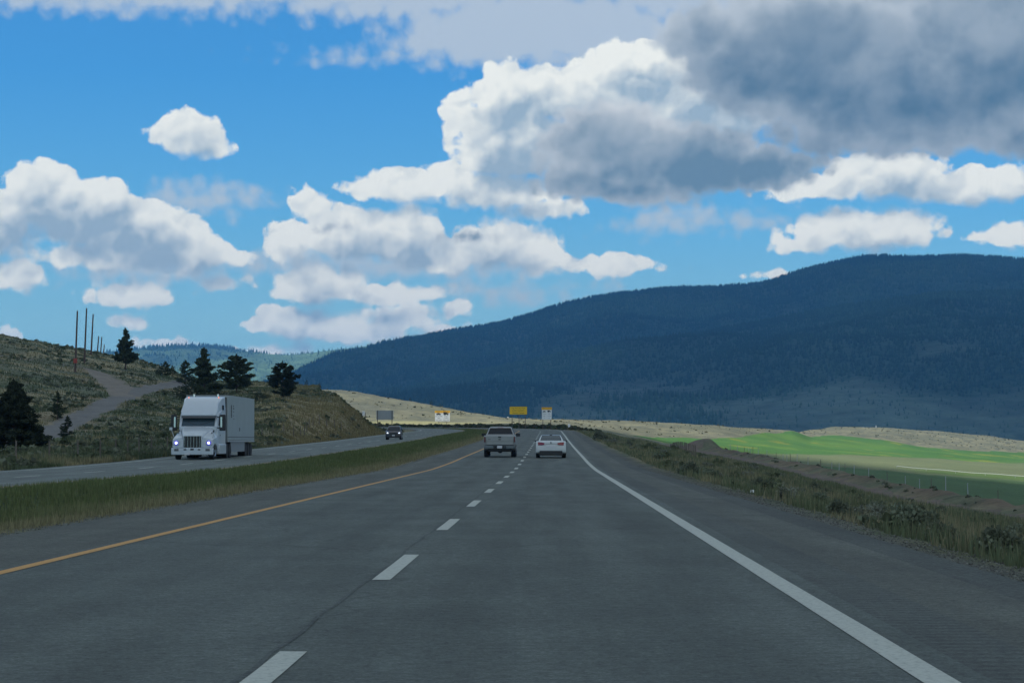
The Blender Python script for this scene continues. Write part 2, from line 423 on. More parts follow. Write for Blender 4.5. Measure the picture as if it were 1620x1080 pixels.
col = mixc(col, soil, bare * .55 * sstep(.4, .6, n1))
dt = (Ug > 22 + (n2 - .5) * 2.6) & (Ug < 28.0 + (n2 - .5) * 2.6) & (Sg < 445) & (Sg > -20)
col = np.where(dt[..., None], mixc(C(.15, .115, .09), C(.115, .09, .07), n1), col)
field &= ~dt
nr, nc = GX.shape
V = np.stack([GX, GY, GZ], -1).reshape(-1, 3); idx = np.arange(nr * nc).reshape(nr, nc)
FQ = np.stack([idx[:-1, :-1], idx[:-1, 1:], idx[1:, 1:], idx[1:, :-1]], -1).reshape(-1, 4)
def split(mask, name, mat, lab=None):
    fm = mask.reshape(-1)[FQ].sum(1) >= 2
    return fm
mf = split(field, '', None); mt = split(tr1, '', None) & ~mf; md_ = split(dt, '', None) & ~mf & ~mt
cfl = col.reshape(-1, 3)
def sub(mask, name, mat):
    Fs = FQ[mask]; u_, inv = np.unique(Fs, return_inverse=True)
    return struct(np_mesh(name, V[u_], inv.reshape(-1, 4), mat, True, cfl[u_]))
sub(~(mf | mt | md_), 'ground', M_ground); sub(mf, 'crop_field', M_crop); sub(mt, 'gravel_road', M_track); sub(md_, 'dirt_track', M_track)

# ---------------------------------------------------------------- asphalt and markings
def ribbon(name, u0, u1, s0, s1, dz, mat, nu=1, step=None, wob=0):
    ss = [s0]
    while ss[-1] < s1: ss.append(min(s1, ss[-1] + (step or max(1.5, ss[-1] * .015 + 1))))
    ss = np.array(ss); us = np.linspace(u0, u1, nu + 1)
    A, B = np.meshgrid(ss, us, indexing='ij')
    B = B + (wob * (fbm(A * .7, B * 3 + 5) - .5) if wob else 0)
    x, y = path_pt(A, B); z = zr(A) + dz
    Vv = np.stack([x, y, z], -1).reshape(-1, 3); n_, m_ = A.shape; id_ = np.arange(n_ * m_).reshape(n_, m_)
    Fq = np.stack([id_[:-1, :-1], id_[:-1, 1:], id_[1:, 1:], id_[1:, :-1]], -1).reshape(-1, 4)
    return np_mesh(name, Vv, Fq, mat, True)
def asphalt(name, base, rumble=False, wear=False):
    m, nt, b = newmat(name); L = nt.links.new; N = nt.nodes.new
    geo = N('ShaderNodeNewGeometry')
    def noise(scale, det=4, rough=.5, vec=None):
        n = N('ShaderNodeTexNoise'); n.inputs['Scale'].default_value = scale; n.inputs['Detail'].default_value = det; n.inputs['Roughness'].default_value = rough
        L(vec or geo.outputs['Position'], n.inputs['Vector']); return n.outputs['Fac']
    def rng_(v, a, c, d, e):
        r = N('ShaderNodeMapRange'); r.inputs['From Min'].default_value = a; r.inputs['From Max'].default_value = c; r.inputs['To Min'].default_value = d; r.inputs['To Max'].default_value = e
        L(v, r.inputs['Value']); return r.outputs['Result']
    def mul(a, c):
        q = N('ShaderNodeMath'); q.operation = 'MULTIPLY'; L(a, q.inputs[0])
        if isinstance(c, float): q.inputs[1].default_value = c
        else: L(c, q.inputs[1])
        return q.outputs[0]
    sc = N('ShaderNodeMapping'); sc.inputs['Scale'].default_value = (1, .09, 1); sc.inputs['Rotation'].default_value = (0, 0, -.0165); L(geo.outputs['Position'], sc.inputs['Vector'])
    fine = rng_(noise(34, 3, .8), .25, .75, .4, 1.7)
    grit = rng_(noise(9, 6, .85), .3, .7, .5, 1.6)
    blot = rng_(noise(.5, 5, .6), .3, .7, .86, 1.14)
    strk = rng_(noise(1.1, 3, .6, sc.outputs['Vector']), .3, .7, .78, 1.22)
    v = mul(mul(mul(fine, grit), blot), strk)
    if wear:
        at = N('ShaderNodeAttribute'); at.attribute_name = 'tint'; v = mul(v, at.outputs['Fac'])
    # thin wandering cracks and seams
    wv = N('ShaderNodeTexVoronoi'); wv.feature = 'DISTANCE_TO_EDGE'; wv.inputs['Scale'].default_value = .11; wv.inputs['Randomness'].default_value = 1
    nn = N('ShaderNodeTexNoise'); nn.inputs['Scale'].default_value = .9; nn.inputs['Detail'].default_value = 5; L(geo.outputs['Position'], nn.inputs['Vector'])
    va = N('ShaderNodeVectorMath'); va.operation = 'MULTIPLY_ADD'; L(nn.outputs['Color'], va.inputs[0]); va.inputs[1].default_value = (1.6, 1.6, 0); L(geo.outputs['Position'], va.inputs[2])
    L(va.outputs[0], wv.inputs['Vector'])
    v = mul(v, rng_(wv.outputs['Distance'], .0, .0035, .72, 1.0))
    if rumble:
        w = N('ShaderNodeTexWave'); w.bands_direction = 'Y'; w.inputs['Scale'].default_value = 1.3; w.inputs['Distortion'].default_value = .6; w.inputs['Detail'].default_value = 2
        L(geo.outputs['Position'], w.inputs['Vector'])
        v = mul(v, rng_(w.outputs['Fac'], .2, .8, .84, 1.06))
    s_ = N('ShaderNodeVectorMath'); s_.operation = 'SCALE'; s_.inputs[0].default_value = base; L(v, s_.inputs['Scale'])
    L(s_.outputs[0], b.inputs['Base Color']); b.inputs['Roughness'].default_value = .85; b.inputs['Specular IOR Level'].default_value = .3
    bp = N('ShaderNodeBump'); bp.inputs['Distance'].default_value = .01; bp.inputs['Strength'].default_value = .6; L(fine, bp.inputs['Height']); L(bp.outputs['Normal'], b.inputs['Normal'])
    return m
M_as = asphalt('asphalt', (.088, .101, .090), wear=True); M_sh = asphalt('asphalt_shoulder', (.083, .088, .074)); M_rum = asphalt('asphalt_rumble', (.074, .082, .073), True); M_as2 = asphalt('asphalt_far', (.114, .130, .118))
M_lip = asphalt('asphalt_lip', (.060, .066, .058)); M_seam = asphalt('asphalt_seam', (.068, .078, .072))
def wear_cols(o):
    me = o.data; a = np.empty(len(me.vertices) * 3, np.float32); me.vertices.foreach_get('co', a); a = a.reshape(-1, 3)
    s_, u_ = path_su(a[:, 0], a[:, 1]); w = np.ones(len(a))
    for c in (-2.75, -1.05, 1.05, 2.8): w -= .15 * np.exp(-((u_ - c - .12 * (fbm(s_ / 9, s_ * 0 + c) - .5)) / .33) ** 2)
    for c in (-1.9, 1.92): w -= .09 * np.exp(-((u_ - c) / .22) ** 2)
    w *= 1 + .10 * (fbm(s_ / 22, u_ / 2.5 + 3) - .5)
    t = me.color_attributes.new('tint', 'FLOAT_COLOR', 'POINT'); c4 = np.ones((len(a), 4), np.float32); c4[:, :3] = w[:, None]; t.data.foreach_set('color', c4.ravel())
    return o
struct(wear_cols(ribbon('road', -4.05, 4.0, -50, 1000, 0, M_as, 60, 2.5)))
struct(ribbon('road_shoulder', 4.0, 4.55, -50, 1000, -.001, M_rum, 1))
struct(ribbon('road_shoulder', 4.55, 5.45, -50, 1000, -.004, M_sh, 2))
struct(ribbon('road_shoulder', 5.45, 6.0, -50, 1000, -.010, M_lip, 2, .8, wob=.05))
struct(ribbon('road_shoulder', -5.95, -4.05, -50, 1000, -.004, M_sh, 2))
struct(ribbon('road', -22.9, -13.7, -50, 1000, .0, M_as2, 4))
def paint(name, colr):
    m, nt, b = newmat(name); L = nt.links.new; N = nt.nodes.new
    geo = N('ShaderNodeNewGeometry'); n = N('ShaderNodeTexNoise'); n.inputs['Scale'].default_value = 22; n.inputs['Detail'].default_value = 6; n.inputs['Roughness'].default_value = .7
    L(geo.outputs['Position'], n.inputs['Vector'])
    r = N('ShaderNodeMapRange'); r.inputs['From Min'].default_value = .37; r.inputs['From Max'].default_value = .50; L(n.outputs['Fac'], r.inputs['Value'])
    mx = N('ShaderNodeMix'); mx.data_type = 'RGBA'; mx.inputs['A'].default_value = (colr[0] * .62, colr[1] * .62, colr[2] * .62, 1); mx.inputs['B'].default_value = (*colr, 1)
    L(r.outputs['Result'], mx.inputs['Factor']); L(mx.outputs['Result'], b.inputs['Base Color']); b.inputs['Roughness'].default_value = .7
    return m
M_wp = paint('white_paint', (.44, .455, .39)); M_yp = paint('yellow_paint', (.52, .26, .045))
def join(objs, name):
    vs, fs, n = [], [], 0; mat = objs[0].data.materials[0]
    for o in objs:
        me = o.data; a = np.empty(len(me.vertices) * 3, np.float32); me.vertices.foreach_get('co', a); a = a.reshape(-1, 3)
        k = np.empty(len(me.loops), np.int32); me.loops.foreach_get('vertex_index', k)
        vs.append(a); fs.append(k.reshape(-1, 4) + n); n += len(a)
        bpy.data.objects.remove(o); bpy.data.meshes.remove(me)
    return np_mesh(name, np.concatenate(vs), np.concatenate(fs), mat, True)
dash = []; k = 0
CYC = 12.05
s = 1.2 + 0
DT = [F * 1.3 / (1030 - 698) + 2 * 0]       # near top end of a dash
top0 = F * 1.3 / (1030 - 698)
for k in range(-5, 60):
    e = top0 + k * CYC
    dash.append(ribbon('d', -.085, .085, e - 4.75 if e < 60 else e - 4.4, e, .005, M_wp, 1, 1.2, wob=.012))
for k in range(-3, 60):
    e = 62.0 + k * 12.4
    dash.append(ribbon('d', -17.95, -17.79, e - 4.2, e, .005, M_wp, 1, 1.4))
dash.append(ribbon('d', 3.60, 3.80, -50, 1000, .005, M_wp, 1, wob=.012)); dash.append(ribbon('d', -22.15, -21.99, -50, 1000, .005, M_wp, 1))
struct(join(dash, 'lane_markings'))
struct(join([ribbon('d', -3.93, -3.78, -50, 1000, .005, M_yp, 1, wob=.01), ribbon('d', -14.05, -13.95, -50, 1000, .005, M_yp, 1)], 'edge_marking'))
struct(ribbon('road_seam', -.135, -.10, -50, 300, .003, M_seam, 1, .5, wob=.10))

# ---------------------------------------------------------------- mountains
def ridge_mesh(name, prof, Yb, Yr, colf, rough, base_z=-8, nrow=90, step=4., back=True, pw=.8):
    px = np.arange(prof[0][0], prof[-1][0] + 1, step); ry = np.interp(px, [p for p, _ in prof], [q for _, q in prof])
    ry = np.convolve(np.pad(ry, 4, 'edge'), np.ones(9) / 9, 'valid')
    t = np.concatenate([np.linspace(0, 1, nrow), 1 + np.linspace(.03, .8, 16)])
    T, PXm = np.meshgrid(t, px, indexing='ij'); RYm = np.broadcast_to(ry, T.shape)
    Y = Yb + (Yr - Yb) * T; zr_ = 1.3 + (698 - RYm) / F * Yr
    h = np.where(T <= 1, np.clip(T, 0, 1) ** pw, 1 - (T - 1) ** 1.3 * .75)
    X = (PXm - 810) / F * Y
    amp = np.sin(np.clip(T, 0, 1) * np.pi) ** .8
    rd = 1 - np.abs(fbm(X / 900 + Y / 2500, Y / 2600, 5) * 2 - 1) * 2
    z = base_z + (zr_ - base_z) * h + amp * rough * (rd * .5 + fbm(X / 300, Y / 500, 4) - .5) 
    z = z + (fbm(X / 60, Y / 60, 3) - .5) * rough * .06
    Vv = np.stack([X, Y, z], -1); n_, m_ = T.shape; id_ = np.arange(n_ * m_).reshape(n_, m_)
    Fq = np.stack([id_[:-1, :-1], id_[:-1, 1:], id_[1:, 1:], id_[1:, :-1]], -1).reshape(-1, 4)
    pyv = 698 - (z - 1.3) * F / Y
    cc, open_ = colf(X, Y, PXm, pyv)
    o = struct(np_mesh(name, Vv.reshape(-1, 3), Fq, M_mtn, True, cc.reshape(-1, 3)))
    return Vv, open_, o
forest = np.array((.022, .036, .020)); clr = np.array((.043, .057, .042))
def colm(X, Y, px, py):
    lo = sstep(585, 660, py) * .55 + .12 * sstep(470, 520, py)
    bump = np.exp(-(((px - 960) / 90) ** 2 + ((py - 622 + (px - 960) * .22) / 16) ** 2)) * .55 + np.exp(-(((px - 1380) / 200) ** 2 + ((py - 640) / 40) ** 2)) * .25
    lo = lo * sstep(760, 900, px) + bump
    op = sstep(.5, .62, fbm(X / 260, Y / 420, 5) * .48 + fbm(X / 75 + 31, Y / 130, 3) * .30 + lo * .36)
    return (forest + (clr - forest) * op[..., None]) * (.7 + .65 * sstep(.35, .65, fbm(X / 420, Y / 700, 4)))[..., None], op
def colfar(X, Y, px, py):
    op = sstep(.42, .6, fbm(X / 900, Y / 1200, 4) + sstep(556, 600, py) * .25)
    return np.array((.026, .046, .026)) + (np.array((.10, .16, .07)) - np.array((.026, .046, .026))) * op[..., None], op * .7
P_back = [(380, 640), (430, 616), (470, 599), (500, 586), (540, 574), (600, 554), (650, 542.5), (700, 531.5), (760, 520), (810, 509.5), (840, 501.5), (880, 487.5), (920, 477.5), (960, 470.5), (1020, 464.5), (1080, 461.5), (1130, 460.5), (1180, 458.5), (1215, 455), (1250, 441.5), (1300, 424.5), (1350, 412), (1380, 408.5), (1430, 411), (1480, 410.5), (1540, 408), (1580, 411), (1620, 413.5), (1750, 420), (1900, 412), (2200, 430), (2700, 470)]
P_front = [(380, 690), (480, 668), (600, 632), (700, 606), (800, 584), (900, 562), (1000, 548), (1100, 532), (1211, 512), (1344, 487), (1478, 469), (1620, 466), (1750, 460), (2000, 470), (2400, 500), (2700, 540)]
P_far = [(-900, 575), (-300, 560), (0, 562), (120, 560), (200, 554), (260, 548.5), (300, 547), (340, 549), (380, 554), (420, 560), (460, 562), (500, 557), (540, 552), (590, 547), (650, 541), (720, 538), (800, 540)]
P_far2 = [(-900, 640), (300, 615), (420, 604), (480, 592), (540, 577), (600, 560), (660, 548), (800, 540)]
mts = []
mts.append((ridge_mesh('mountain', P_back, 5200, 7600, colm, 120), 70000, 9, 18))
mts.append((ridge_mesh('mountain', P_front, 3400, 5600, colm, 80), 60000, 7, 14))
mts.append((ridge_mesh('hills', P_far, 9500, 12500, colfar, 120, nrow=60), 16000, 11, 24))
# forest of small conifer cones standing on the slopes
fv, ff, fcx, nvt = [], [], [], 0
for (Vv, op, o_), cnt, h0, h1 in mts:
    n_, m_, _ = Vv.shape
    i = (rng.random(cnt) * (n_ - 18)).astype(int); j = (rng.random(cnt) * (m_ - 1)).astype(int)
    # crest line gets extra trees
    ex = cnt // 5; i[:ex] = n_ - 18 - (rng.random(ex) ** 2 * 5).astype(int) ; 
    a = rng.random((cnt, 2)); p = Vv[i, j] + (Vv[i + 1, j] - Vv[i, j]) * a[:, :1] + (Vv[i, j + 1] - Vv[i, j]) * a[:, 1:]
    keep = rng.random(cnt) > np.minimum(op[i, j] * 1.1, .78); p = p[keep]; q = len(p); opk = op[i, j][keep]; crest = (np.arange(cnt) < ex)[keep]
    hh = (h0 + (h1 - h0) * rng.random(q) ** 1.5) * (1 - .45 * opk) * (1 + .25 * crest); r = hh * (.17 + .12 * rng.random(q))
    pts = np.empty((q, 6, 3))
    ph = rng.random(q) * 6.28
    for k in range(5):
        pts[:, k, 0] = p[:, 0] + r * np.cos(ph + k * 1.2566); pts[:, k, 1] = p[:, 1] + r * np.sin(ph + k * 1.2566); pts[:, k, 2] = p[:, 2] - 1 + hh * .08
    pts[:, 5] = p; pts[:, 5, 2] += hh
    fv.append(pts.reshape(-1, 3)); b_ = np.arange(q)[:, None] * 6 + nvt
    for k in range(5): ff.append(np.concatenate([b_ + k, b_ + (k + 1) % 5, b_ + 5], 1))
    sh = ((.7 + .7 * rng.random(q)) * (.6 + .85 * sstep(.35, .65, fbm(p[:, 0] / 420, p[:, 1] / 700, 4))))[:, None, None]; fcx.append((np.array((.022, .036, .019)) * sh * np.ones((q, 6, 1))).reshape(-1, 3)); nvt += q * 6
struct(np_mesh('forest', np.concatenate(fv), np.concatenate(ff), M_leaf, False, np.concatenate(fcx)), 'stuff')

# ---------------------------------------------------------------- grasses
def blades(X, Y, Z, h, w, colr, lean=.35, name='grass', n=1):
    q = len(X); ph = rng.random(q) * np.pi * 2; ld = rng.random(q) * np.pi * 2; ln = h * lean * rng.random(q)
    V_ = np.empty((q, 3, 3)); cx, sx = np.cos(ph) * w / 2, np.sin(ph) * w / 2
    V_[:, 0] = np.stack([X - cx, Y - sx, Z - .03], -1); V_[:, 1] = np.stack([X + cx, Y + sx, Z - .03], -1)
    V_[:, 2] = np.stack([X + ln * np.cos(ld), Y + ln * np.sin(ld), Z + h], -1)
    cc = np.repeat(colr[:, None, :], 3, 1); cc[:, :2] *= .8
    return V_.reshape(-1, 3), np.arange(q * 3).reshape(-1, 3), cc.reshape(-1, 3)
def grass_obj(name, parts):
    vs, fs, cs, n = [], [], [], 0
    for v, f, c in parts: vs.append(v); fs.append(f + n); cs.append(c); n += len(v)
    return struct(np_mesh(name, np.concatenate(vs), np.concatenate(fs), M_blade, False, np.concatenate(cs)), 'stuff')
def strip(n, s0, s1, u0, u1, p=1.6):
    t = rng.random(n); s = (s0 + 20) * ((s1 + 20) / (s0 + 20)) ** (t ** (1 / p) if p != 1 else t) - 20
    u = u0 + (u1 - u0) * rng.random(n); x, y = path_pt(s, u); return s, u, x, y
# median
s_, u_, x_, y_ = strip(150000, 22, 560, -13.9, -6.35, 1)
keep = rng.random(len(s_)) < .35 + .65 * sstep(-6.4, -8.2, u_ + 0) ; s_, u_, x_, y_ = s_[keep], u_[keep], x_[keep], y_[keep]
cl = fbm(x_ / 1.5, y_ / 1.5); tall = .5 + .8 * sstep(.35, .7, cl)
hh = (.08 + .20 * rng.random(len(s_))) * tall * (.55 + .45 * sstep(-6.4, -8.0, u_)) * (1 - .35 * sstep(-12, -13.6, u_))
dry = np.clip(sstep(-10.6, -6.6, u_ + (fbm(x_ / 3, y_ / 3) - .5) * 4.5) + .25 * (rng.random(len(s_)) > .8), 0, 1)[:, None]
cc = (np.array((.128, .158, .064)) * (1 - dry) + np.array((.25, .225, .125)) * dry) * (.7 + .6 * rng.random((len(s_), 1)))
wd = (.018 + .00028 * s_)
parts_m = [blades(x_, y_, gz(x_, y_), hh, wd, cc)]
grass_obj('median_grass', parts_m)
# right bank and verge
s_, u_, x_, y_ = strip(170000, 12, 430, 6.9, 22.5, 1)
edge = u_ > 6.75 + (fbm(x_ / 1.2, y_ / 1.2) - .3) * .9; s_, u_, x_, y_ = s_[edge], u_[edge], x_[edge], y_[edge]
cl = fbm(x_ / 1.3 + 50, y_ / 1.3); k_ = rng.random(len(s_)) < .3 + 1.2 * sstep(.38, .6, cl); s_, u_, x_, y_, cl = s_[k_], u_[k_], x_[k_], y_[k_], cl[k_]
hh = (.08 + .24 * rng.random(len(s_))) * (.45 + .9 * sstep(.35, .7, cl))
dry = np.clip(sstep(.47, .68, fbm(x_ / 2.4 + 9, y_ / 2.4)) * .8 + .2 * (rng.random(len(s_)) > .75), 0, 1)[:, None]
cc = (np.array((.13, .155, .085)) * (1 - dry) + np.array((.28, .24, .145)) * dry) * (.7 + .6 * rng.random((len(s_), 1)))
grass_obj('verge_grass', [blades(x_, y_, gz(x_, y_), hh, .018 + .00028 * s_, cc)])
# left slope: strip next to the far road edge plus the hill
def hill_pts(n, pmin=-120, pmax=640):
    px = pmin + (pmax - pmin) * rng.random(n); Yn = np.interp(px, [-200, 0, 200, 400, 500, 600], [92, 102, 133, 190, 238, 325])
    Y = Yn + (np.interp(px, [-200, 450, 540, 640], [520, 490, 380, 395]) - Yn) * rng.random(n) ** 1.5; return xpx(px, Y), Y
x_, y_ = hill_pts(150000); s_, u_ = path_su(x_, y_)
ok = (u_ < -23.3) & (np.minimum(near_poly(x_, y_, RD1), near_poly(x_, y_, RD2)) > .3); x_, y_, s_ = x_[ok], y_[ok], s_[ok]
cl = fbm(x_ / 3, y_ / 3)
dry = np.clip(sstep(.48, .70, fbm(x_ / 6, y_ / 6)), 0, 1)[:, None]
pxh = 810 + F * x_ / y_
brn = (sstep(400, 470, pxh) * sstep(.35, .5, fbm(x_ / 8 + 3, y_ / 8) + .25 * (y_ < 330)))[:, None]
cc = np.array((.105, .130, .070)) * (1 - dry) + np.array((.27, .24, .135)) * dry; cc = cc * (1 - brn * .8) + np.array((.27, .225, .115)) * brn * .8
cc = cc * (.65 + .6 * rng.random((len(x_), 1)))
hh = (.10 + .28 * rng.random(len(x_))) * (.5 + sstep(.4, .65, cl))
grass_obj('hillside_grass', [blades(x_, y_, gz(x_, y_), hh, .05 + .0003 * y_, cc)])

# ---------------------------------------------------------------- leaf clumps (bushes, trees)
def leafclump(cent, n, rad, size, colr, up=.3, shell=.55, flat=1.0):
    """n small leaf faces spread through a lumpy ball"""
    d = rng.normal(size=(n, 3)); d /= np.linalg.norm(d, axis=1)[:, None]
    r = (shell + (1 - shell) * rng.random(n))[:, None] * np.array(rad)[None, :]
    c = cent + d * r
    a = rng.normal(size=(n, 3)) + d * .4; a[:, 2] = a[:, 2] * flat + up; a /= np.linalg.norm(a, axis=1)[:, None]
    b = np.cross(a, rng.normal(size=(n, 3))); b /= np.linalg.norm(b, axis=1)[:, None] + 1e-9
    sz = size * (.6 + .8 * rng.random(n))[:, None]
    Vq = np.stack([c - b * sz * .45, c + a * sz * .5 + b * 0, c + b * sz * .45, c - a * sz * .5], 1)
    cc = np.repeat((np.array(colr)[None, :] * (.65 + .7 * rng.random((n, 1))))[:, None, :], 4, 1)
    return Vq.reshape(-1, 3), cc.reshape(-1, 3)
def bush_mesh(name, r, h, n, colr, size):
    vs, cs = [], []
    m = 9
    for k in range(m):
        a = rng.random() * 6.28; q = rng.random() ** .6 * r * .7; hh = h * (.35 + .45 * rng.random())
        v, c = leafclump(np.array((q * math.cos(a), q * math.sin(a), hh)), n // m, (r * .42, r * .42, h * .38), size, np.array(colr) * (.75 + .5 * rng.random()), up=.9, shell=.25)
        v[:, 2] = np.maximum(v[:, 2], -.03); vs.append(v); cs.append(c)
    # woody stems
    V_ = np.concatenate(vs); C_ = np.concatenate(cs)
    Fq = np.arange(len(V_)).reshape(-1, 4)
    return V_, Fq, C_
def me_from(name, V_, F_, C_, mat):
    o = np_mesh(name, V_, F_, mat, False, C_); me = o.data; bpy.data.objects.remove(o); return me
SAGE = [me_from('sagebrush', *bush_mesh('sagebrush', .62, .62, 900, c, .085), M_leaf) for c in ((.15, .17, .115), (.12, .14, .08), (.18, .19, .145), (.13, .145, .10))]
stem_me = MB()
for k in range(6):
    a = k * 1.05; stem_me.tube((0, 0, -.08), (.22 * math.cos(a), .22 * math.sin(a), .32), .018, .008, 5)
st_o = stem_me.build('stem', pmat('sage_wood', (.09, .07, .05), .9)); ST = st_o.data; bpy.data.objects.remove(st_o)
taken = []
def sagebrush(x, y, sc, k, label, group):
    o = thing('sagebrush', (x, y, gz1(x, y) - .03), rng.random() * 6.28, label, 'shrub', group); o.scale = (sc * (.9 + .3 * rng.random()), sc, sc * (.85 + .35 * rng.random()))
    a = bpy.data.objects.new('foliage', SAGE[k]); b = bpy.data.objects.new('stem', ST)
    for q in (a, b): COL.objects.link(q); q.parent = o
    return o
words_px = lambda u: 'just below the gravel shoulder' if u < 8.6 else 'on the grassy bank' if u < 14 else 'down beside the dirt track'
nb = 0
for k in range(400):
    if nb >= 110: break
    t = rng.random() ** .8; s0 = 26 + 260 * t ** 1.35; u0 = 7.7 + 9 * rng.random() ** 1.6
    x, y = [float(q) for q in path_pt(s0, u0)]
    px = 810 + F * x / y
    if px > 1640 or any(math.hypot(x - a, y - b) < .9 + .004 * y for a, b in taken): continue
    taken.append((x, y)); sc = (.30 + .36 * rng.random() ** 1.3) * (1 + s0 / 900)
    sagebrush(x, y, sc, nb % 4, 'grey green sagebrush clump ' + words_px(u0) + ' on the right side of the highway', 'sagebrush on the right roadside bank'); nb += 1
for px, py_, Y, sc, k, lab in [(948, 687, 262, 2.0, 3, 'large dark bush at the crest of the right bank beyond the white sedan'), (1584, 850, 31, .75, 3, 'dark purple grey sage clump nearest the right edge of the picture'), (1490, 835, 36, .62, 3, 'dense dark green sage clump beside the gravel edge'),
                             (1445, 812, 41, .8, 0, 'broad grey sage clump beside the gravel edge, second from the near end'), (1222, 764, 66, .7, 1, 'round dark green bush below the gravel slope'), (1090, 745, 96, .95, 3, 'dark mounded bush on the bank above the gravel')]:
    x = xpx(px, Y); sagebrush(x, Y, sc, k, lab, None)
# scrub scattered on slopes, too many to count: one object
def scrub(name, pts, szr, cols_, nl=14, leaf=.22):
    X, Y = pts; q = len(X); Z = gz(X, Y); vs, cs = [], []
    base = rng.normal(size=(q, nl, 3)); base /= np.linalg.norm(base, axis=2)[:, :, None]; base[:, :, 2] = np.abs(base[:, :, 2])
    rad = (szr[0] + (szr[1] - szr[0]) * rng.random(q) ** 2)[:, None, None]
    c = np.stack([X, Y, Z], -1)[:, None, :] + base * rad * (.4 + .6 * rng.random((q, nl, 1))) * np.array((1, 1, .8))
    a = rng.normal(size=(q, nl, 3)); a[:, :, 2] += .8; a /= np.linalg.norm(a, axis=2)[:, :, None]
    b = np.cross(a, rng.normal(size=(q, nl, 3))); b /= np.linalg.norm(b, axis=2)[:, :, None] + 1e-9
    sz = rad * leaf * (1.3 + 1.5 * rng.random((q, nl, 1)))
    Vq = np.stack([c - b * sz, c + a * sz, c + b * sz, c - a * sz], 2).reshape(-1, 3)
    ci = np.array(cols_)[rng.integers(0, len(cols_), q)][:, None, None, :] * (.6 + .7 * rng.random((q, nl, 1, 1))) * np.ones((1, 1, 4, 1))
    return struct(np_mesh(name, Vq, np.arange(len(Vq)).reshape(-1, 4), M_leaf, False, ci.reshape(-1, 3)), 'stuff')
x_, y_ = hill_pts(8000); s_, u_ = path_su(x_, y_); pxh = 810 + F * x_ / y_
ok = (u_ < -24.3) & (np.minimum(near_poly(x_, y_, RD1), near_poly(x_, y_, RD2)) > 1.0) & (fbm(x_ / 14, y_ / 14) > .46) & (rng.random(len(x_)) > .92 * sstep(415, 470, pxh) * (y_ < 345))
scrub('hillside_scrub', (x_[ok], y_[ok]), (.18, .62), [(.11, .13, .078), (.14, .155, .105), (.08, .10, .055), (.155, .165, .115)], 22, .2)
s_, u_, x_, y_ = strip(1500, 20, 420, 7.2, 33, 1); ok = ((u_ < 22) | (u_ > 28.5)) & (fbm(x_ / 3, y_ / 3) > .42)
scrub('bank_scrub', (x_[ok], y_[ok]), (.10, .32), [(.13, .15, .095), (.17, .18, .125), (.10, .115, .065)], 30, .16)
# dark weedy fringe at the far side of the bend and scattered brush on the dry hills
n = 1500; s_ = 440 + 330 * rng.random(n); u_ = 7.3 + 5 * rng.random(n) ** 2; x_, y_ = path_pt(s_, u_)
scrub('verge_scrub', (x_, y_), (.2, .85), [(.05, .07, .03), (.07, .08, .045), (.09, .085, .05)], 16, .25)
n = 5200; px_ = 500 + 1150 * rng.random(n); y_ = 660 + 850 * rng.random(n); x_ = xpx(px_, y_)
bh = np.interp(px_, [950, 1000, 1060, 1120, 1200, 1250, 1285, 1317, 1390, 1470, 1550, 1620, 1900], [500, 540, 640, 700, 850, 965, 1080, 1120, 1120, 1120, 1140, 1160, 1160]); ok = (y_ > bh + 20) & (fbm(x_ / 30, y_ / 30) > .45)
scrub('hill_scrub', (x_[ok], y_[ok]), (.10, .50), [(.14, .14, .09), (.16, .155, .10), (.09, .10, .06)], 10, .3)
# gravel stones along both shoulders
n = 16000; s_, u_, x_, y_ = strip(n, 9, 120, 5.75, 7.3, 1)
x2 = strip(4000, 22, 110, -6.7, -5.9, 1); x_ = np.concatenate([x_, x2[2]]); y_ = np.concatenate([y_, x2[3]]); z_ = gz(x_, y_); q = len(x_); r_ = .007 + .015 * rng.random(q) ** 3
octv = np.array([(1, 0, 0), (0, 1, 0), (-1, 0, 0), (0, -1, 0), (0, 0, .8), (0, 0, -.8)]); octf = np.array([(0, 1, 4), (1, 2, 4), (2, 3, 4), (3, 0, 4), (1, 0, 5), (2, 1, 5), (3, 2, 5), (0, 3, 5)])
Vs = np.stack([x_, y_, z_ + r_ * .2], -1)[:, None, :] + octv[None] * r_[:, None, None] * (.7 + .6 * rng.random((q, 6, 1)))
cs = (np.array((.135, .135, .115)) * (.5 + 1.0 * rng.random((q, 1, 1)) ** 1.5)) * np.ones((1, 6, 1))
struct(np_mesh('gravel', Vs.reshape(-1, 3), (np.arange(q)[:, None, None] * 6 + octf[None]).reshape(-1, 3), M_rockm, False, cs.reshape(-1, 3)), 'stuff')

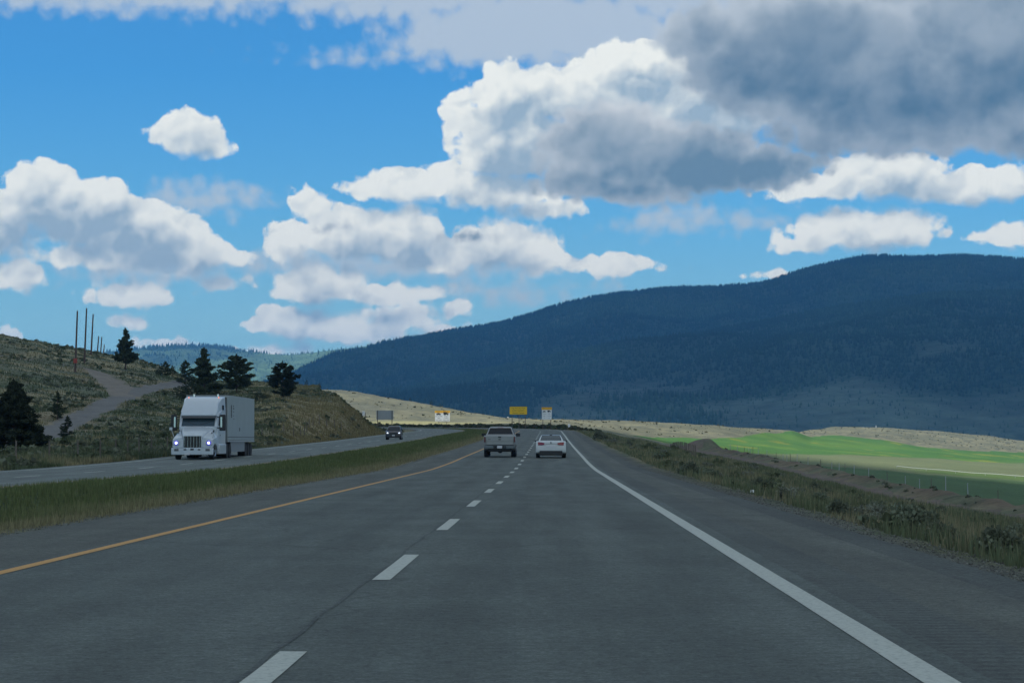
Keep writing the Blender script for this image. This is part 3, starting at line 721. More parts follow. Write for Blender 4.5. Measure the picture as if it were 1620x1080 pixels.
# ---------------------------------------------------------------- trees
M_bark = pmat('bark', (.075, .055, .042), .9, noise=.4, scale=8)
def tree(px, py_base, Y, hpx, wpx, label, name='pine_tree', shape='pine', dens=1.0, colr=(.058, .075, .043), lowest=.15, group='pine trees on the left hillside', lean=0):
    x = xpx(px, Y); z0 = gz1(x, Y); ztop = zpx(py_base - hpx, Y); H = ztop - z0; Wd = wpx / F * Y / 2
    o = thing(name, (x, Y, z0 - .1), 0, label, 'tree', group)
    tb = MB(); prev = Vector((0, 0, 0)); r0 = H * .022; nseg = 6
    pts = [Vector((lean * H * .1 * (k / nseg) ** 2 + .012 * H * math.sin(k * 1.7), .01 * H * math.cos(k * 2.1), H * .96 * k / nseg)) for k in range(nseg + 1)]
    for k in range(nseg): tb.tube(pts[k], pts[k + 1], r0 * (1 - k / nseg * .92), r0 * (1 - (k + 1) / nseg * .92), 8)
    vs, cs = [], []
    def axis(t):
        f = min(max(t, 0), .999) * nseg; i = int(f); return pts[i].lerp(pts[i + 1], f - i)
    nb_ = int(62 * dens)
    for k in range(nb_):
        t = lowest + (1 - lowest) * ((k + rng.random()) / nb_)
        a = rng.random() * 6.28
        if shape == 'pine': prof = (1 - ((t - lowest) / (1 - lowest)) ** 1.25) ** .75 * (.72 + .28 * math.sin(t * 17 + px)) * min(1, .6 + (t - lowest) * 4)
        elif shape == 'round': prof = math.sin(min(1, (t - lowest) / (1 - lowest) * .9 + .12) * math.pi) ** .6 * (1.05 - .25 * t)
        elif shape == 'ragged': prof = (1 - .62 * t) * (.45 + .75 * abs(math.sin(t * 13 + px * .7 + a * .5))) * min(1, 1.25 - t)
        else: prof = (1 - (t - lowest) / (1 - lowest)) ** .8 + .05
        L = Wd * prof * (.7 + .45 * rng.random())
        p0 = axis(t * .95); d = Vector((math.cos(a), math.sin(a), .12 + .35 * t)); tip = p0 + d * L
        if L > Wd * .18: tb.tube(p0, tip * .92 + p0 * .08, r0 * .28 * (1 - t * .7), r0 * .07, 4)
        nc_ = max(3, int(3 + L / (H * .045)))
        for m in range(nc_):
            f = .35 + .65 * (m + rng.random() * .7) / nc_; c = p0.lerp(tip, f)
            cr = H * .040 * (.8 + .5 * rng.random()) * (1.1 - .45 * t)
            v, c_ = leafclump(np.array(c) + rng.normal(size=3) * cr * .35, int(26 * (1 + dens) / 2), (cr * 1.25, cr * 1.25, cr * .75), H * .024, np.array(colr) * (.7 + .65 * rng.random()), up=.5, shell=.3)
            vs.append(v); cs.append(c_)
    # top tuft
    v, c_ = leafclump(np.array(axis(.99)), 60, (H * .02, H * .02, H * .035), H * .022, colr, up=1, shell=.1); vs.append(v); cs.append(c_)
    tb.build('trunk', M_bark, o, smooth=True)
    V_ = np.concatenate(vs); np_mesh('crown', V_, np.arange(len(V_)).reshape(-1, 4), M_leaf, False, np.concatenate(cs), parent=o)
    return o
tree(22, 716, 168, 122, 104, 'big dark broad pine at the left end of the slope beside the gravel road', dens=3.0, shape='cone', colr=(.036, .046, .028), lowest=.03)
tree(-14, 714, 172, 85, 70, 'dark pine half out of the picture behind the big pine', dens=1.2, colr=(.036, .046, .028), lowest=.1)
tree(198, 581, 432, 65, 50, 'lone upright dark pine on the ridge right of the utility poles', dens=1.6, lowest=.17)
tree(91, 656, 262, 41, 44, 'small faint young pine on the slope above the gravel road', dens=.8, colr=(.045, .060, .032), lowest=.05)
tree(107, 688, 212, 34, 34, 'small young conifer at the lower edge of the gravel road', dens=.8, colr=(.040, .052, .030), lowest=.04, shape='cone')
tree(261, 600, 442, 31, 34, 'small pointed conifer where the gravel road crosses the ridge', dens=.9, shape='cone', lowest=.04)
tree(273, 598, 452, 22, 22, 'smallest conifer just behind the pointed conifer on the ridge', dens=.6, shape='cone', lowest=.04)
tree(293, 603, 425, 36, 38, 'young conifer left of the ragged pine behind the truck', dens=1.0, shape='cone', lowest=.04)
tree(323, 628, 372, 82, 66, 'tall ragged pine with open branching top above the truck cab', dens=1.7, shape='ragged', lowest=.08)
tree(374, 628, 368, 71, 60, 'round topped dense pine above the truck trailer', dens=1.9, shape='round', lowest=.12)
tree(447, 640, 338, 72, 54, 'dark pine standing alone on the slope right of the truck', dens=1.7, shape='round', lowest=.1, colr=(.032, .042, .025))
tree(302, 632, 352, 26, 60, 'low spreading dark bush at the foot of the ragged pine', name='juniper_bush', dens=1.2, shape='round', lowest=.02)
tree(410, 652, 318, 31, 42, 'low dark juniper on the slope just right of the trailer roof', name='juniper_bush', dens=1.1, shape='round', lowest=.02)
tree(342, 636, 345, 22, 40, 'low dark bush between the ragged pine and the round topped pine', name='juniper_bush', dens=.8, shape='round', lowest=.02)
for px, py, Y, h, w, lab in [(484.5, 607, 424, 8, 8, 'tiny dark bush on the ridge right of the lone pine'), (505, 611, 415, 7, 7, 'tiny dark bush at the right end of the left ridge'), (682, 638.5, 895, 6, 8, 'small faint tree on the crest of the dry hill left of centre'), (696, 642.5, 895, 5, 6, 'smallest faint tree on the crest of the dry hill'),
                            (1386, 695, 1180, 6, 5, 'small dark tree on the right beige hill above the green field'), (607.5, 642, 800, 5, 5, 'small lone bush on the face of the left dry hill'), (649, 632, 850, 4, 5, 'small bush near the crest of the left dry hill')]:
    tree(px, py, Y, h, w, lab, name='small_tree', dens=.35, shape='round', lowest=.05, colr=(.045, .065, .035), group=None)

# ---------------------------------------------------------------- small roadside things
M_wood = pmat('pole_wood', (.085, .06, .052), .85, noise=.3, scale=6); M_grey = pmat('galvanised', (.34, .36, .37), .5, .6); M_post = pmat('weathered_wood', (.13, .11, .09), .9, noise=.3, scale=10)
M_redb = pmat('red_box', (.30, .045, .035), .6); M_black = pmat('black_rubber', (.014, .014, .015), .8); M_white = pmat('white_sheet', (.75, .76, .76), .5)
for i, (px, pt, pb, Y, lab) in enumerate([(118.5, 492, 573, 395, 'wooden utility pole with a red box near its foot, leftmost of the row'), (133, 488, 566, 425, 'second utility pole from the left, the tallest in the row'), (143.5, 497, 556, 470, 'third utility pole from the left on the ridge'),
                                     (152.5, 532, 561, 560, 'fourth utility pole from the left, short beyond the ridge'), (157.5, 533, 562, 580, 'fifth utility pole from the left, short beyond the ridge'), (161.5, 545, 563, 640, 'rightmost and shortest of the utility poles beyond the ridge')]):
    x = xpx(px, Y); z0 = gz1(x, Y); top = zpx(pt, Y); o = thing('utility_pole', (x, Y, z0 - .3), 0, lab, 'pole', 'utility poles over the left ridge')
    MB().tube((0, 0, 0), (.0018 * Y * .5 * .9, 0, top - z0 + .3), .19, .13, 12).build('post', M_wood, o, smooth=True)
    hx = .0018 * Y * .45
    MB().tube((hx, 0, top - z0 + .3), (hx, 0, top - z0 + .55), .05, .03, 8).build('insulator', M_grey, o)
    if i == 0: MB().box((.08, -.24, 2.35), (.62, .3, .8)).build('box', M_redb, o, bevel=.02)
# fence posts of the roadside fences
def post(x, y, h, r, mat, lab, grp, rail=False):
    o = thing('fence_post', (x, y, gz1(x, y) - .15), random.random(), lab, 'post', grp)
    MB().tube((0, 0, 0), (random.uniform(-.03, .03), random.uniform(-.03, .03), h + .15), r, r * .85, 7).build('shaft', mat, o)
    MB().tube((0, 0, h + .15), (0, 0, h + .18), r * .85, r * .4, 7).build('cap', mat, o)
for i in range(34):
    s_ = 95 + i * 6.2; u = -26.4 - .6 * math.sin(i * .7); x, y = [float(q) for q in path_pt(s_, u)]
    post(x, y, 1.15, .055, M_post, 'weathered wooden fence post below the left hillside next to the oncoming lanes', 'posts of the fence along the left hillside')
for i in range(30):
    s_ = 128 + i * 8.5; x, y = [float(q) for q in path_pt(s_, 31.6 + .5 * math.sin(i))]
    post(x, y, 1.1, .035, M_grey if i % 3 else M_post, 'thin pale fence post on the berm between dirt track and green field', 'posts of the fence along the right berm')
for i in range(22):
    x, Y = [float(q) for q in path_pt(172 + i * 6.2, 12.6 + i * .24)]
    post(x, Y, .95, .05, M_post, 'dark wooden fence post in the line slanting down the right bank toward the dip', 'posts of the fence down the right bank')
# ---- signs
M_yel = pmat('yellow_sheet', (.80, .50, .01), .5); M_blk = pmat('black_print', (.02, .02, .02), .6); M_org = pmat('amber_sheet', (.80, .42, .02), .5)
def text_mesh(body, size, mat, parent, loc, name='lettering', align='CENTER', rot=(math.pi / 2, 0, 0), depth=.004):
    cu = bpy.data.curves.new(name, 'FONT'); cu.body = body; cu.size = size; cu.align_x = align; cu.align_y = 'CENTER'; cu.extrude = depth
    to = bpy.data.objects.new(name, cu); COL.objects.link(to); bpy.context.view_layer.update()
    me = bpy.data.meshes.new_from_object(to.evaluated_get(bpy.context.evaluated_depsgraph_get())); bpy.data.objects.remove(to)
    me.materials.clear(); me.materials.append(mat); o = bpy.data.objects.new(name, me); COL.objects.link(o); o.parent = parent; o.location = loc; o.rotation_euler = rot
    return o
def sign(px, pt, pb, pground, Y, wpx, posts, name, label, face, flip=False):
    x = xpx(px, Y); z0 = gz1(x, Y); W = wpx / F * Y; zt, zb = zpx(pt, Y) - z0, zpx(pb, Y) - z0; H = zt - zb
    o = thing(name, (x, Y, z0), 0, label, 'sign')
    fr = [(-W / 2, 0, zb), (W / 2, 0, zb), (W / 2, 0, zt), (-W / 2, 0, zt)]
    MB().box((0, 0, (zt + zb) / 2), (W, .05, H)).build('panel', face, o, bevel=.01)
    for q in posts: MB().box((q * W, .12, (zt - .15 - .4) / 2), (.14, .16, zt - .15 + .4)).build('post', M_post, o)
    return o, W, H, zb, zt
o, W, H, zb, zt = sign(820, 643, 655.4, 670, 505, 27.5, (-.36, .04, .40), 'warning_sign', 'wide yellow highway sign with three lines of black lettering on three posts', M_yel)
text_mesh('High Mountain Road', .36, M_blk, o, (0, -.03, zt - H * .22)); text_mesh('EXPECT SUDDEN', .34, M_blk, o, (0, -.03, zt - H * .52)); text_mesh('Weather Changes', .36, M_blk, o, (0, -.03, zt - H * .81))
MB().box((0, -.0, zt + .01), (W + .06, .07, .04)).box((0, 0, zb - .01), (W + .06, .07, .04)).build('edge', M_blk, o)
def tyre_sign(px, pt, pb, Y, wpx, name, label, posts, rows):
    o, W, H, zb, zt = sign(px, pt, pb, 671, Y, wpx, posts, name, label, M_white)
    bh = H * .21
    MB().box((0, -.035, zt - bh / 2), (W + .12, .02, bh)).build('header', M_org, o)
    text_mesh('OCT 1 - APR 30', W * .115, M_blk, o, (0, -.05, zt - bh * .5))
    # car and lorry symbols
    c = MB(); cx = -W * .26; cz = zt - bh - H * .17; k = W * .16
    c.prism_x([(-k, 0), (k, 0), (k, k * .32), (k * .6, k * .36), (k * .35, k * .68), (-k * .4, k * .68), (-k * .7, k * .36), (-k, k * .3)], -.01, .01)
    q = MB(); q.add([(v[1] + cx, -.04 + v[0] * .3, v[2] + cz) for v in c.v], c.f)
    q.tube((cx - k * .5, -.05, cz), (cx - k * .5, -.03, cz), k * .2); q.tube((cx + k * .5, -.05, cz), (cx + k * .5, -.03, cz), k * .2)
    q.build('car_symbol', M_blk, o)
    cx = W * .22; t = MB(); t.box((cx - k * .2, -.04, cz + k * .55), (k * 1.5, .012, k * .95)); t.box((cx + k * .85, -.04, cz + k * .38), (k * .5, .012, k * .6))
    for d in (-.6, -.2, .85): t.tube((cx + k * d, -.05, cz), (cx + k * d, -.03, cz), k * .2)
    t.build('truck_symbol', M_blk, o)
    for i, (a, b) in enumerate(rows):
        z = zt - bh - H * (.33 + .17 * i)
        text_mesh(a, W * .085, M_blk, o, (-W * .25, -.03, z)); text_mesh(b, W * .085, M_blk, o, (W * .25, -.03, z))
tyre_sign(865, 644, 663.5, 480, 15.5, 'winter_tyre_sign', 'tall white sign with amber header and truck symbol, right of the yellow sign', (-.40, .40), [('WINTER', 'CARRY'), ('TIRES', 'CHAINS'), ('ALL', 'ALL')])
tyre_sign(700, 649.5, 666, 640, 23.5, 'winter_tyre_sign', 'wide white sign with yellow header across the bend, before the dry hill', (-.24, .29), [('USE WINTER', 'CARRY'), ('TIRES', 'CHAINS'), ('PAST HERE', 'PAST HERE')])
o, W, H, zb, zt = sign(609, 649, 663.5, 677, 470, 27, (-.43, .42), 'sign_back', 'grey unpainted back of a large road sign on two posts beyond the cut bank', M_grey)
for i in range(5): MB().box((0, -.05, zb + H * (i + .5) / 5), (W * .98, .05, .06)).build('brace', M_grey, o)
for q in (-.43, .42): MB().box((q * W, -.11, (zt - .4) / 2), (.15, .07, zt + .4)).build('mast', M_post, o)
x = xpx(575.3, 352); z0 = gz1(x, 352)
o = thing('marker_board', (x, 352, z0), 0, 'small white board between two short black posts on the brown cut bank', 'marker'); t_ = zpx(650, 352) - z0
MB().box((0, 0, t_ - .36), (.42, .04, .72)).build('board', M_white, o)
for d in (-.26, .26): MB().box((d, .02, (t_ - .25) / 2 ), (.09, .09, t_ - .25)).build('post', M_black, o)
for px, py, Y, w, h, lab in [(900.3, 671, 452, .45, 1.15, 'small bright white marker block by the outer shoulder of the bend'), (803.5, 664, 880, .5, .9, 'tiny pale post on the dry crest left of the yellow sign'), (1385.5, 677, 1480, .4, 1.5, 'tiny white post on the crest of the right beige hill')]:
    x = xpx(px, Y); z0 = gz1(x, Y); o = thing('marker_post', (x, Y, z0), 0, lab, 'marker')
    MB().box((0, 0, h / 2), (w, .1, h)).build('panel', M_white, o, bevel=.02); MB().box((0, .07, h * .3), (w * .3, .08, h * .9)).build('stake', M_post, o)
# irrigation pipe on wheels in the field
Y = 372; xa, xb = xpx(1418, Y), xpx(1700, Y - 8); o = thing('irrigation_line', (0, 0, 0), 0, 'long thin white irrigation pipe lying across the sunlit field', 'irrigation pipe')
pipe = MB(); pts = [(xa + (xb - xa) * i / 24, Y - 8 * i / 24) for i in range(25)]; pp = [(x, y, gz1(x, y) + .35) for x, y in pts]
for a, b in zip(pp[:-1], pp[1:]): pipe.tube(a, b, .028, n=6)
pipe.build('pipe', M_white, o)
for i in range(0, 25, 4):
    MB().tube((pp[i][0], pp[i][1] - .02, pp[i][2] - .4), (pp[i][0], pp[i][1] + .02, pp[i][2] - .0), .03, n=6).build('support', M_grey, o)
x, y = xpx(1189, 75), 75; MB()
for i, (x, y, r_) in enumerate([(xpx(1189.5, 64), 64, .07)]):
    o = MB().box((0, 0, r_ * .5), (r_ * 1.6, r_, r_), .4, .7).build('paper_scrap', M_white, None); o.location = (x, y, gz1(x, y)); tag(o, 'crumpled white scrap of litter on the gravel slope', 'litter')
o = MB().box((0, 0, .04), (.16, .1, .08), .3, .6).build('paper_scrap', M_white, None); o.location = (xpx(1500, 128), 128, gz1(xpx(1500, 128), 128) + .2); tag(o, 'small white litter caught on the berm beside the dark field', 'litter')

# ---------------------------------------------------------------- vehicles
M_tyre = pmat('tyre', (.012, .012, .013), .85); M_rim = pmat('rim', (.42, .43, .44), .35, .9); M_glass = pmat('dark_glass', (.008, .012, .018), .12, 0, spec=.25)
M_glass2 = pmat('tinted_glass', (.03, .05, .06), .1, 0, spec=.6)
M_wcar = pmat('white_paintwork', (.47, .50, .50), .28, 0, coat=.6, noise=.04, scale=3); M_scar = pmat('silver_paintwork', (.25, .26, .26), .42, .3, coat=.5, noise=.05, scale=3)
M_dcar = pmat('dark_paintwork', (.02, .012, .018), .3, 0, coat=.7); M_tail = pmat('tail_lamp', (.22, .008, .012), .15, coat=.6); M_tail2 = pmat('tail_lamp_dull', (.12, .022, .024), .3)
M_plas = pmat('black_plastic', (.02, .021, .022), .6); M_chrome = pmat('chrome', (.62, .63, .64), .18, 1); M_plate = pmat('plate', (.55, .56, .58), .5); M_dgrey = pmat('grey_plastic', (.09, .095, .10), .55)
M_lamp = pmat('headlamp_lit', (.8, .85, 1), .2, emit=(.75, .8, 1), estr=3.2); M_lampb = pmat('headlamp_halo', (.12, .12, .5), .2, emit=(.12, .10, 1), estr=.35); M_lens = pmat('headlamp_lens', (.45, .48, .5), .1, coat=.5)
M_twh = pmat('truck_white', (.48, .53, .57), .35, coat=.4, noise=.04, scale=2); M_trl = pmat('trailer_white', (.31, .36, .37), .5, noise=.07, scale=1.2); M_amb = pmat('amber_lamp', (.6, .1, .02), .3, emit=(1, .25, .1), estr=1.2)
def wheel(x, y, r, w, parent, dual=False):
    o = thing('wheel', (x, y, r), 0, '', ''); del o['label']; del o['category']; o.parent = parent
    sg = 1 if x > 0 else -1
    MB().lathe_x((0, 0, 0), [(-w / 2, r * .6), (-w / 2, r * .9), (-w * .38, r), (w * .38, r), (w / 2, r * .9), (w / 2, r * .6)], 28).build('tyre', M_tyre, o, smooth=True)
    q = MB().lathe_x((sg * w * .43, 0, 0), [(-.06, r * .6), (.035, r * .61), (.02, r * .5), (-.02, r * .3), (.03, r * .14)] if sg > 0 else [(-.03, r * .14), (.02, r * .3), (-.02, r * .5), (-.035, r * .61), (.06, r * .6)], 24)
    q.build('rim', M_rim, o, smooth=True)
def arch(cy, cz, r, a0=180, a1=0, n=9):
    return [(cy + r * math.cos(R(a0 + (a1 - a0) * i / n)), cz + r * math.sin(R(a0 + (a1 - a0) * i / n))) for i in range(n + 1)]
def mirror(x, y, z, parent, w=.22, h=.16, mat=None):
    sg = 1 if x > 0 else -1
    MB().hexa([(x - sg * .0, y - .06, z - h / 2), (x + sg * w, y - .05, z - h / 2 + .01), (x + sg * w, y + .06, z - h * .35), (x, y + .10, z - h * .4)],
              [(x - sg * .0, y - .06, z + h / 2), (x + sg * w, y - .05, z + h / 2 - .02), (x + sg * w, y + .06, z + h * .3), (x, y + .10, z + h * .4)]).box((x - sg * .06, y, z - h * .3), (.16, .05, .05)).build('side_mirror', mat or M_plas, parent, bevel=.02)

# --- white sedan (rear seen). y forward, origin on the ground at the rear bumper
Ys = 141.; xs = xpx(871.5, Ys); ss, us = path_su(xs, Ys)
sed = thing('sedan', (xs, Ys, float(zr(ss)) + .006), -hd, 'white four door sedan with red tail lights driving ahead in the right lane', 'car')
Wd = .93
prof = [(0.02, .34), (0.0, .62), (.03, .72), (.10, .99), (.22, 1.035), (.75, 1.05)] + [(3.3, 1.02), (4.2, .88), (4.55, .70), (4.62, .45), (4.55, .24)] + arch(3.75, .33, .37, 0, 180, 9) + [(3.3, .20), (1.5, .20)] + arch(.95, .33, .37, 0, 180, 9) + [(.50, .26), (.10, .30)]
b = MB().prism_x(prof, -Wd, Wd).build('body', M_wcar, sed, bevel=.11, seg=4)
# greenhouse
gh = MB(); bx, tx = .73, .57
rings = []
for z, y0, y1, x in [(1.0, .42, 3.35, .80), (1.06, .55, 3.25, .765), (1.22, .88, 2.95, .70), (1.37, 1.25, 2.60, .625), (1.435, 1.55, 2.35, .56)]:
    rings.append([(-x, y0, z), (x, y0, z), (x, y1, z), (-x, y1, z)])
gh.loft(rings).build('roof', M_wcar, sed, bevel=.05, seg=3)
def quad_on(z0, y0, x0, z1, y1, x1, sgn):  # rear / front pane
    return [(-x0, y0, z0), (x0, y0, z0), (x1, y1, z1), (-x1, y1, z1)]
MB().slab([(-.655, .60, 1.085), (.655, .60, 1.085), (.62, .905, 1.235), (-.62, .905, 1.235)], (0, -.4, 1), .012).slab([(-.62, .905, 1.235), (.62, .905, 1.235), (.545, 1.30, 1.40), (-.545, 1.30, 1.40)], (0, -.4, 1), .012).build('rear_window', M_glass2, sed)
MB().slab([(-.66, 3.2, 1.09), (.66, 3.2, 1.09), (.54, 2.52, 1.40), (-.54, 2.52, 1.40)], (0, .4, 1), .012).build('windshield', M_glass, sed)
for sg in (-1, 1):
    MB().slab([(sg * .755, .95, 1.08), (sg * .755, 3.0, 1.08), (sg * .63, 2.5, 1.365), (sg * .63, 1.35, 1.365)], (sg, 0, .4), .012).build('side_window', M_glass, sed)
    MB().loft([[(sg * .40, -.012, .835), (sg * .40, -.0, .93), (sg * .40, .07, .93), (sg * .40, .07, .835)], [(sg * .56, .0, .79), (sg * .56, .02, .965), (sg * .56, .1, .965), (sg * .56, .1, .79)], [(sg * .78, .035, .78), (sg * .78, .06, .985), (sg * .78, .2, .985), (sg * .78, .2, .78)], [(sg * .90, .16, .79), (sg * .895, .17, .955), (sg * .88, .36, .94), (sg * .89, .36, .81)]]).build('tail_light', M_tail, sed, bevel=.01)
    mirror(sg * .85, 2.75, 1.05, sed, .17, .13)
    wheel(sg * .81, .95, .33, .245, sed); wheel(sg * .81, 3.75, .33, .245, sed)
    MB().slab([(sg * .945, 0.9 + .5, .92), (sg * .945, 3.0, .92), (sg * .945, 3.0, .90), (sg * .945, 1.4, .90)], (sg, 0, 0), .004).build('door_trim', M_plas, sed)
MB().box((0, .03, .315), (1.42, .16, .27)).box((.0, .2, .22), (1.5, .3, .12)).build('rear_diffuser', M_plas, sed, bevel=.03)
MB().box((0, .012, .69), (.52, .03, .13)).build('licence_plate', M_plate, sed); MB().tube((0, .04, .945), (0, .085, .965), .042, n=16).build('badge', M_dgrey, sed)
MB().box((0, .045, .875), (.72, .012, .012)).build('boot_seam', M_plas, sed); MB().box((0, 1.34, 1.425), (.16, .08, .03)).build('roof_aerial', M_plas, sed)
MB().tube((-.55, -.02, .24), (-.55, .2, .24), .04).tube((.55, -.02, .24), (.55, .2, .24), .04).build('exhaust', M_chrome, sed)

# --- silver pickup
Yp = 144.; xp = xpx(790.5, Yp); sp, up = path_su(xp, Yp)
pk = thing('pickup_truck', (xp, Yp, float(zr(sp)) + .006), -hd, 'silver pickup truck with dark rear window driving ahead in the left lane', 'pickup truck')
W = 1.0
prof = [(0.06, .74), (.04, 1.37), (2.0, 1.38), (3.9, 1.36), (4.0, 1.34), (5.4, 1.24), (5.75, 1.1), (5.8, .6), (5.6, .45)] + arch(4.75, .42, .46, 0, 180) + [(4.2, .45), (1.85, .45)] + arch(1.25, .42, .46, 0, 180) + [(.7, .55), (.25, .62)]
MB().prism_x(prof, -W, W).build('body', M_scar, pk, bevel=.06, seg=3)
MB().loft([[(-.93, 1.95, 1.34), (.93, 1.95, 1.34), (.93, 4.2, 1.34), (-.93, 4.2, 1.34)], [(-.90, 1.98, 1.44), (.90, 1.98, 1.44), (.90, 4.0, 1.44), (-.90, 4.0, 1.44)], [(-.72, 2.18, 1.86), (.72, 2.18, 1.86), (.72, 3.35, 1.88), (-.72, 3.35, 1.88)], [(-.62, 2.32, 1.94), (.62, 2.32, 1.94), (.62, 3.2, 1.95), (-.62, 3.2, 1.95)]]).build('cab', M_scar, pk, bevel=.04, seg=3)
MB().slab([(-.80, 1.985, 1.46), (.80, 1.985, 1.46), (.655, 2.17, 1.845), (-.655, 2.17, 1.845)], (0, -1, .4), .014).build('rear_window', M_glass, pk)
MB().slab([(-.80, 3.98, 1.46), (.80, 3.98, 1.46), (.66, 3.38, 1.85), (-.66, 3.38, 1.85)], (0, 1, .6), .014).build('windshield', M_glass, pk)
for sg in (-1, 1):
    MB().slab([(sg * .895, 2.15, 1.46), (sg * .895, 3.8, 1.46), (sg * .745, 3.3, 1.83), (sg * .745, 2.3, 1.83)], (sg, 0, .4), .014).build('side_window', M_glass, pk)
    MB().box((sg * .94, .05, 1.12), (.09, .09, .34)).build('tail_light', M_tail2, pk, bevel=.012)
    wheel(sg * .86, 1.25, .41, .30, pk); wheel(sg * .86, 4.75, .41, .30, pk)
    mirror(sg * .97, 3.75, 1.43, pk, .28, .22)
    MB().slab([(sg * 1.0, 2.1, 1.0), (sg * 1.0, 3.0, 1.0), (sg * 1.0, 3.0, .97), (sg * 1.0, 2.1, .97)], (sg, 0, 0), .008).build('door_trim', M_plas, pk)
MB().box((0, .03, 1.065), (1.70, .05, .56)).build('tailgate', M_scar, pk, bevel=.02)
MB().box((0, .0, 1.00), (1.62, .012, .012)).box((0, -.0, .80), (1.66, .012, .012)).build('tailgate_crease', M_dgrey, pk)
MB().box((0, -.002, 1.265), (.19, .03, .085)).build('handle', M_plas, pk, bevel=.01); q = MB().tube((0, -.01, 1.12), (0, .01, 1.12), .075, n=20); q.v = [(a * 1.25, b_, 1.12 + (c - 1.12) * .6) for a, b_, c in q.v]; q.build('badge', M_dgrey, pk)
MB().box((-.66, -.0, 1.13), (.17, .01, .035)).build('lettering', M_dgrey, pk)
MB().box((0, -.06, .63), (1.92, .22, .20)).build('rear_bumper', pmat('bumper_grey', (.13, .15, .16), .4, .5), pk, bevel=.03); MB().box((0, -.155, .64), (.80, .03, .16)).build('bumper_step', M_plas, pk)
MB().box((0, -.175, .645), (.32, .012, .165)).build('licence_plate', M_plate, pk)
MB().box((0, .3, .46), (1.5, .5, .16)).box((0, 1.25, .40), (1.45, .12, .12)).tube((0, 1.1, .40), (0, 1.4, .40), .15).build('underbody', M_plas, pk)
MB().box((0, 3.0, .5), (1.5, 4.5, .16)).build('chassis', M_plas, pk)
MB().box((0, 2.235, 1.875), (.36, .05, .045)).build('brake_light', M_tail, pk)

# --- dark suv coming towards the camera; y forward again, turned round
Yv = 266.; xv = xpx(622.5, Yv); sv, uv = path_su(xv, Yv)
suv = thing('suv', (xv, Yv, float(zr(sv)) + .006), math.pi - hd + .02, 'small dark suv with bright headlights coming round the bend on the oncoming lanes', 'car')
prof = [(-4.5, .35), (-4.55, .8), (-4.45, 1.12), (-1.1, 1.06), (-.25, .96), (-.05, .82), (0, .45), (-.08, .26)] + arch(-.85, .36, .42, 0, 180) + [(-1.3, .26), (-3.1, .26)] + arch(-3.6, .36, .42, 0, 180) + [(-4.1, .3)]
MB().prism_x(prof, -.93, .93).build('body', M_dcar, suv, bevel=.07, seg=3)
MB().loft([[(-.86, -4.35, 1.08), (.86, -4.35, 1.08), (.86, -1.15, 1.03), (-.86, -1.15, 1.03)], [(-.70, -4.1, 1.55), (.70, -4.1, 1.55), (.68, -1.95, 1.52), (-.68, -1.95, 1.52)], [(-.62, -3.9, 1.63), (.62, -3.9, 1.63), (.60, -2.2, 1.62), (-.60, -2.2, 1.62)]]).build('cab', M_dcar, suv, bevel=.04)
MB().slab([(-.78, -1.17, 1.08), (.78, -1.17, 1.08), (.63, -1.93, 1.52), (-.63, -1.93, 1.52)], (0, 1, 1), .02).build('windshield', M_glass, suv)
for sg in (-1, 1):
    MB().slab([(sg * .85, -1.5, 1.12), (sg * .85, -4.0, 1.14), (sg * .715, -3.9, 1.5), (sg * .70, -2.1, 1.5)], (sg, 0, .3), .015).build('side_window', M_glass, suv)
    MB().box((sg * .68, -.03, .78), (.34, .14, .14)).build('headlight', M_lens, suv, bevel=.02); MB().tube((sg * .68, .03, .79), (sg * .68, .055, .79), .06, n=14).build('headlight_bulb', M_lamp, suv)
    mirror(sg * .90, -1.35, 1.1, suv, .2, .15); wheel(sg * .80, -.85, .36, .25, suv); wheel(sg * .80, -3.6, .36, .25, suv)
MB().box((0, .0, .68), (.95, .05, .30)).build('grille', M_plas, suv); MB().box((0, .02, .36), (1.5, .06, .2)).build('front_bumper', M_plas, suv, bevel=.02); MB().box((0, .04, .50), (.32, .02, .12)).build('licence_plate', M_plate, suv)
MB().box((0, -2.3, .3), (1.4, 3.5, .14)).build('underbody', M_plas, suv)

# --- white highway tractor with box trailer; y forward, bumper at y = 0
Yt = 135.5; xt = xpx(304.5, Yt); st, ut = path_su(xt, Yt)
tk = thing('semi_truck', (xt, Yt, float(zr(st)) + .006), math.pi - hd, 'white semi truck with lit blue tinted headlights hauling a white box trailer', 'truck')
tk_hw = 1.24
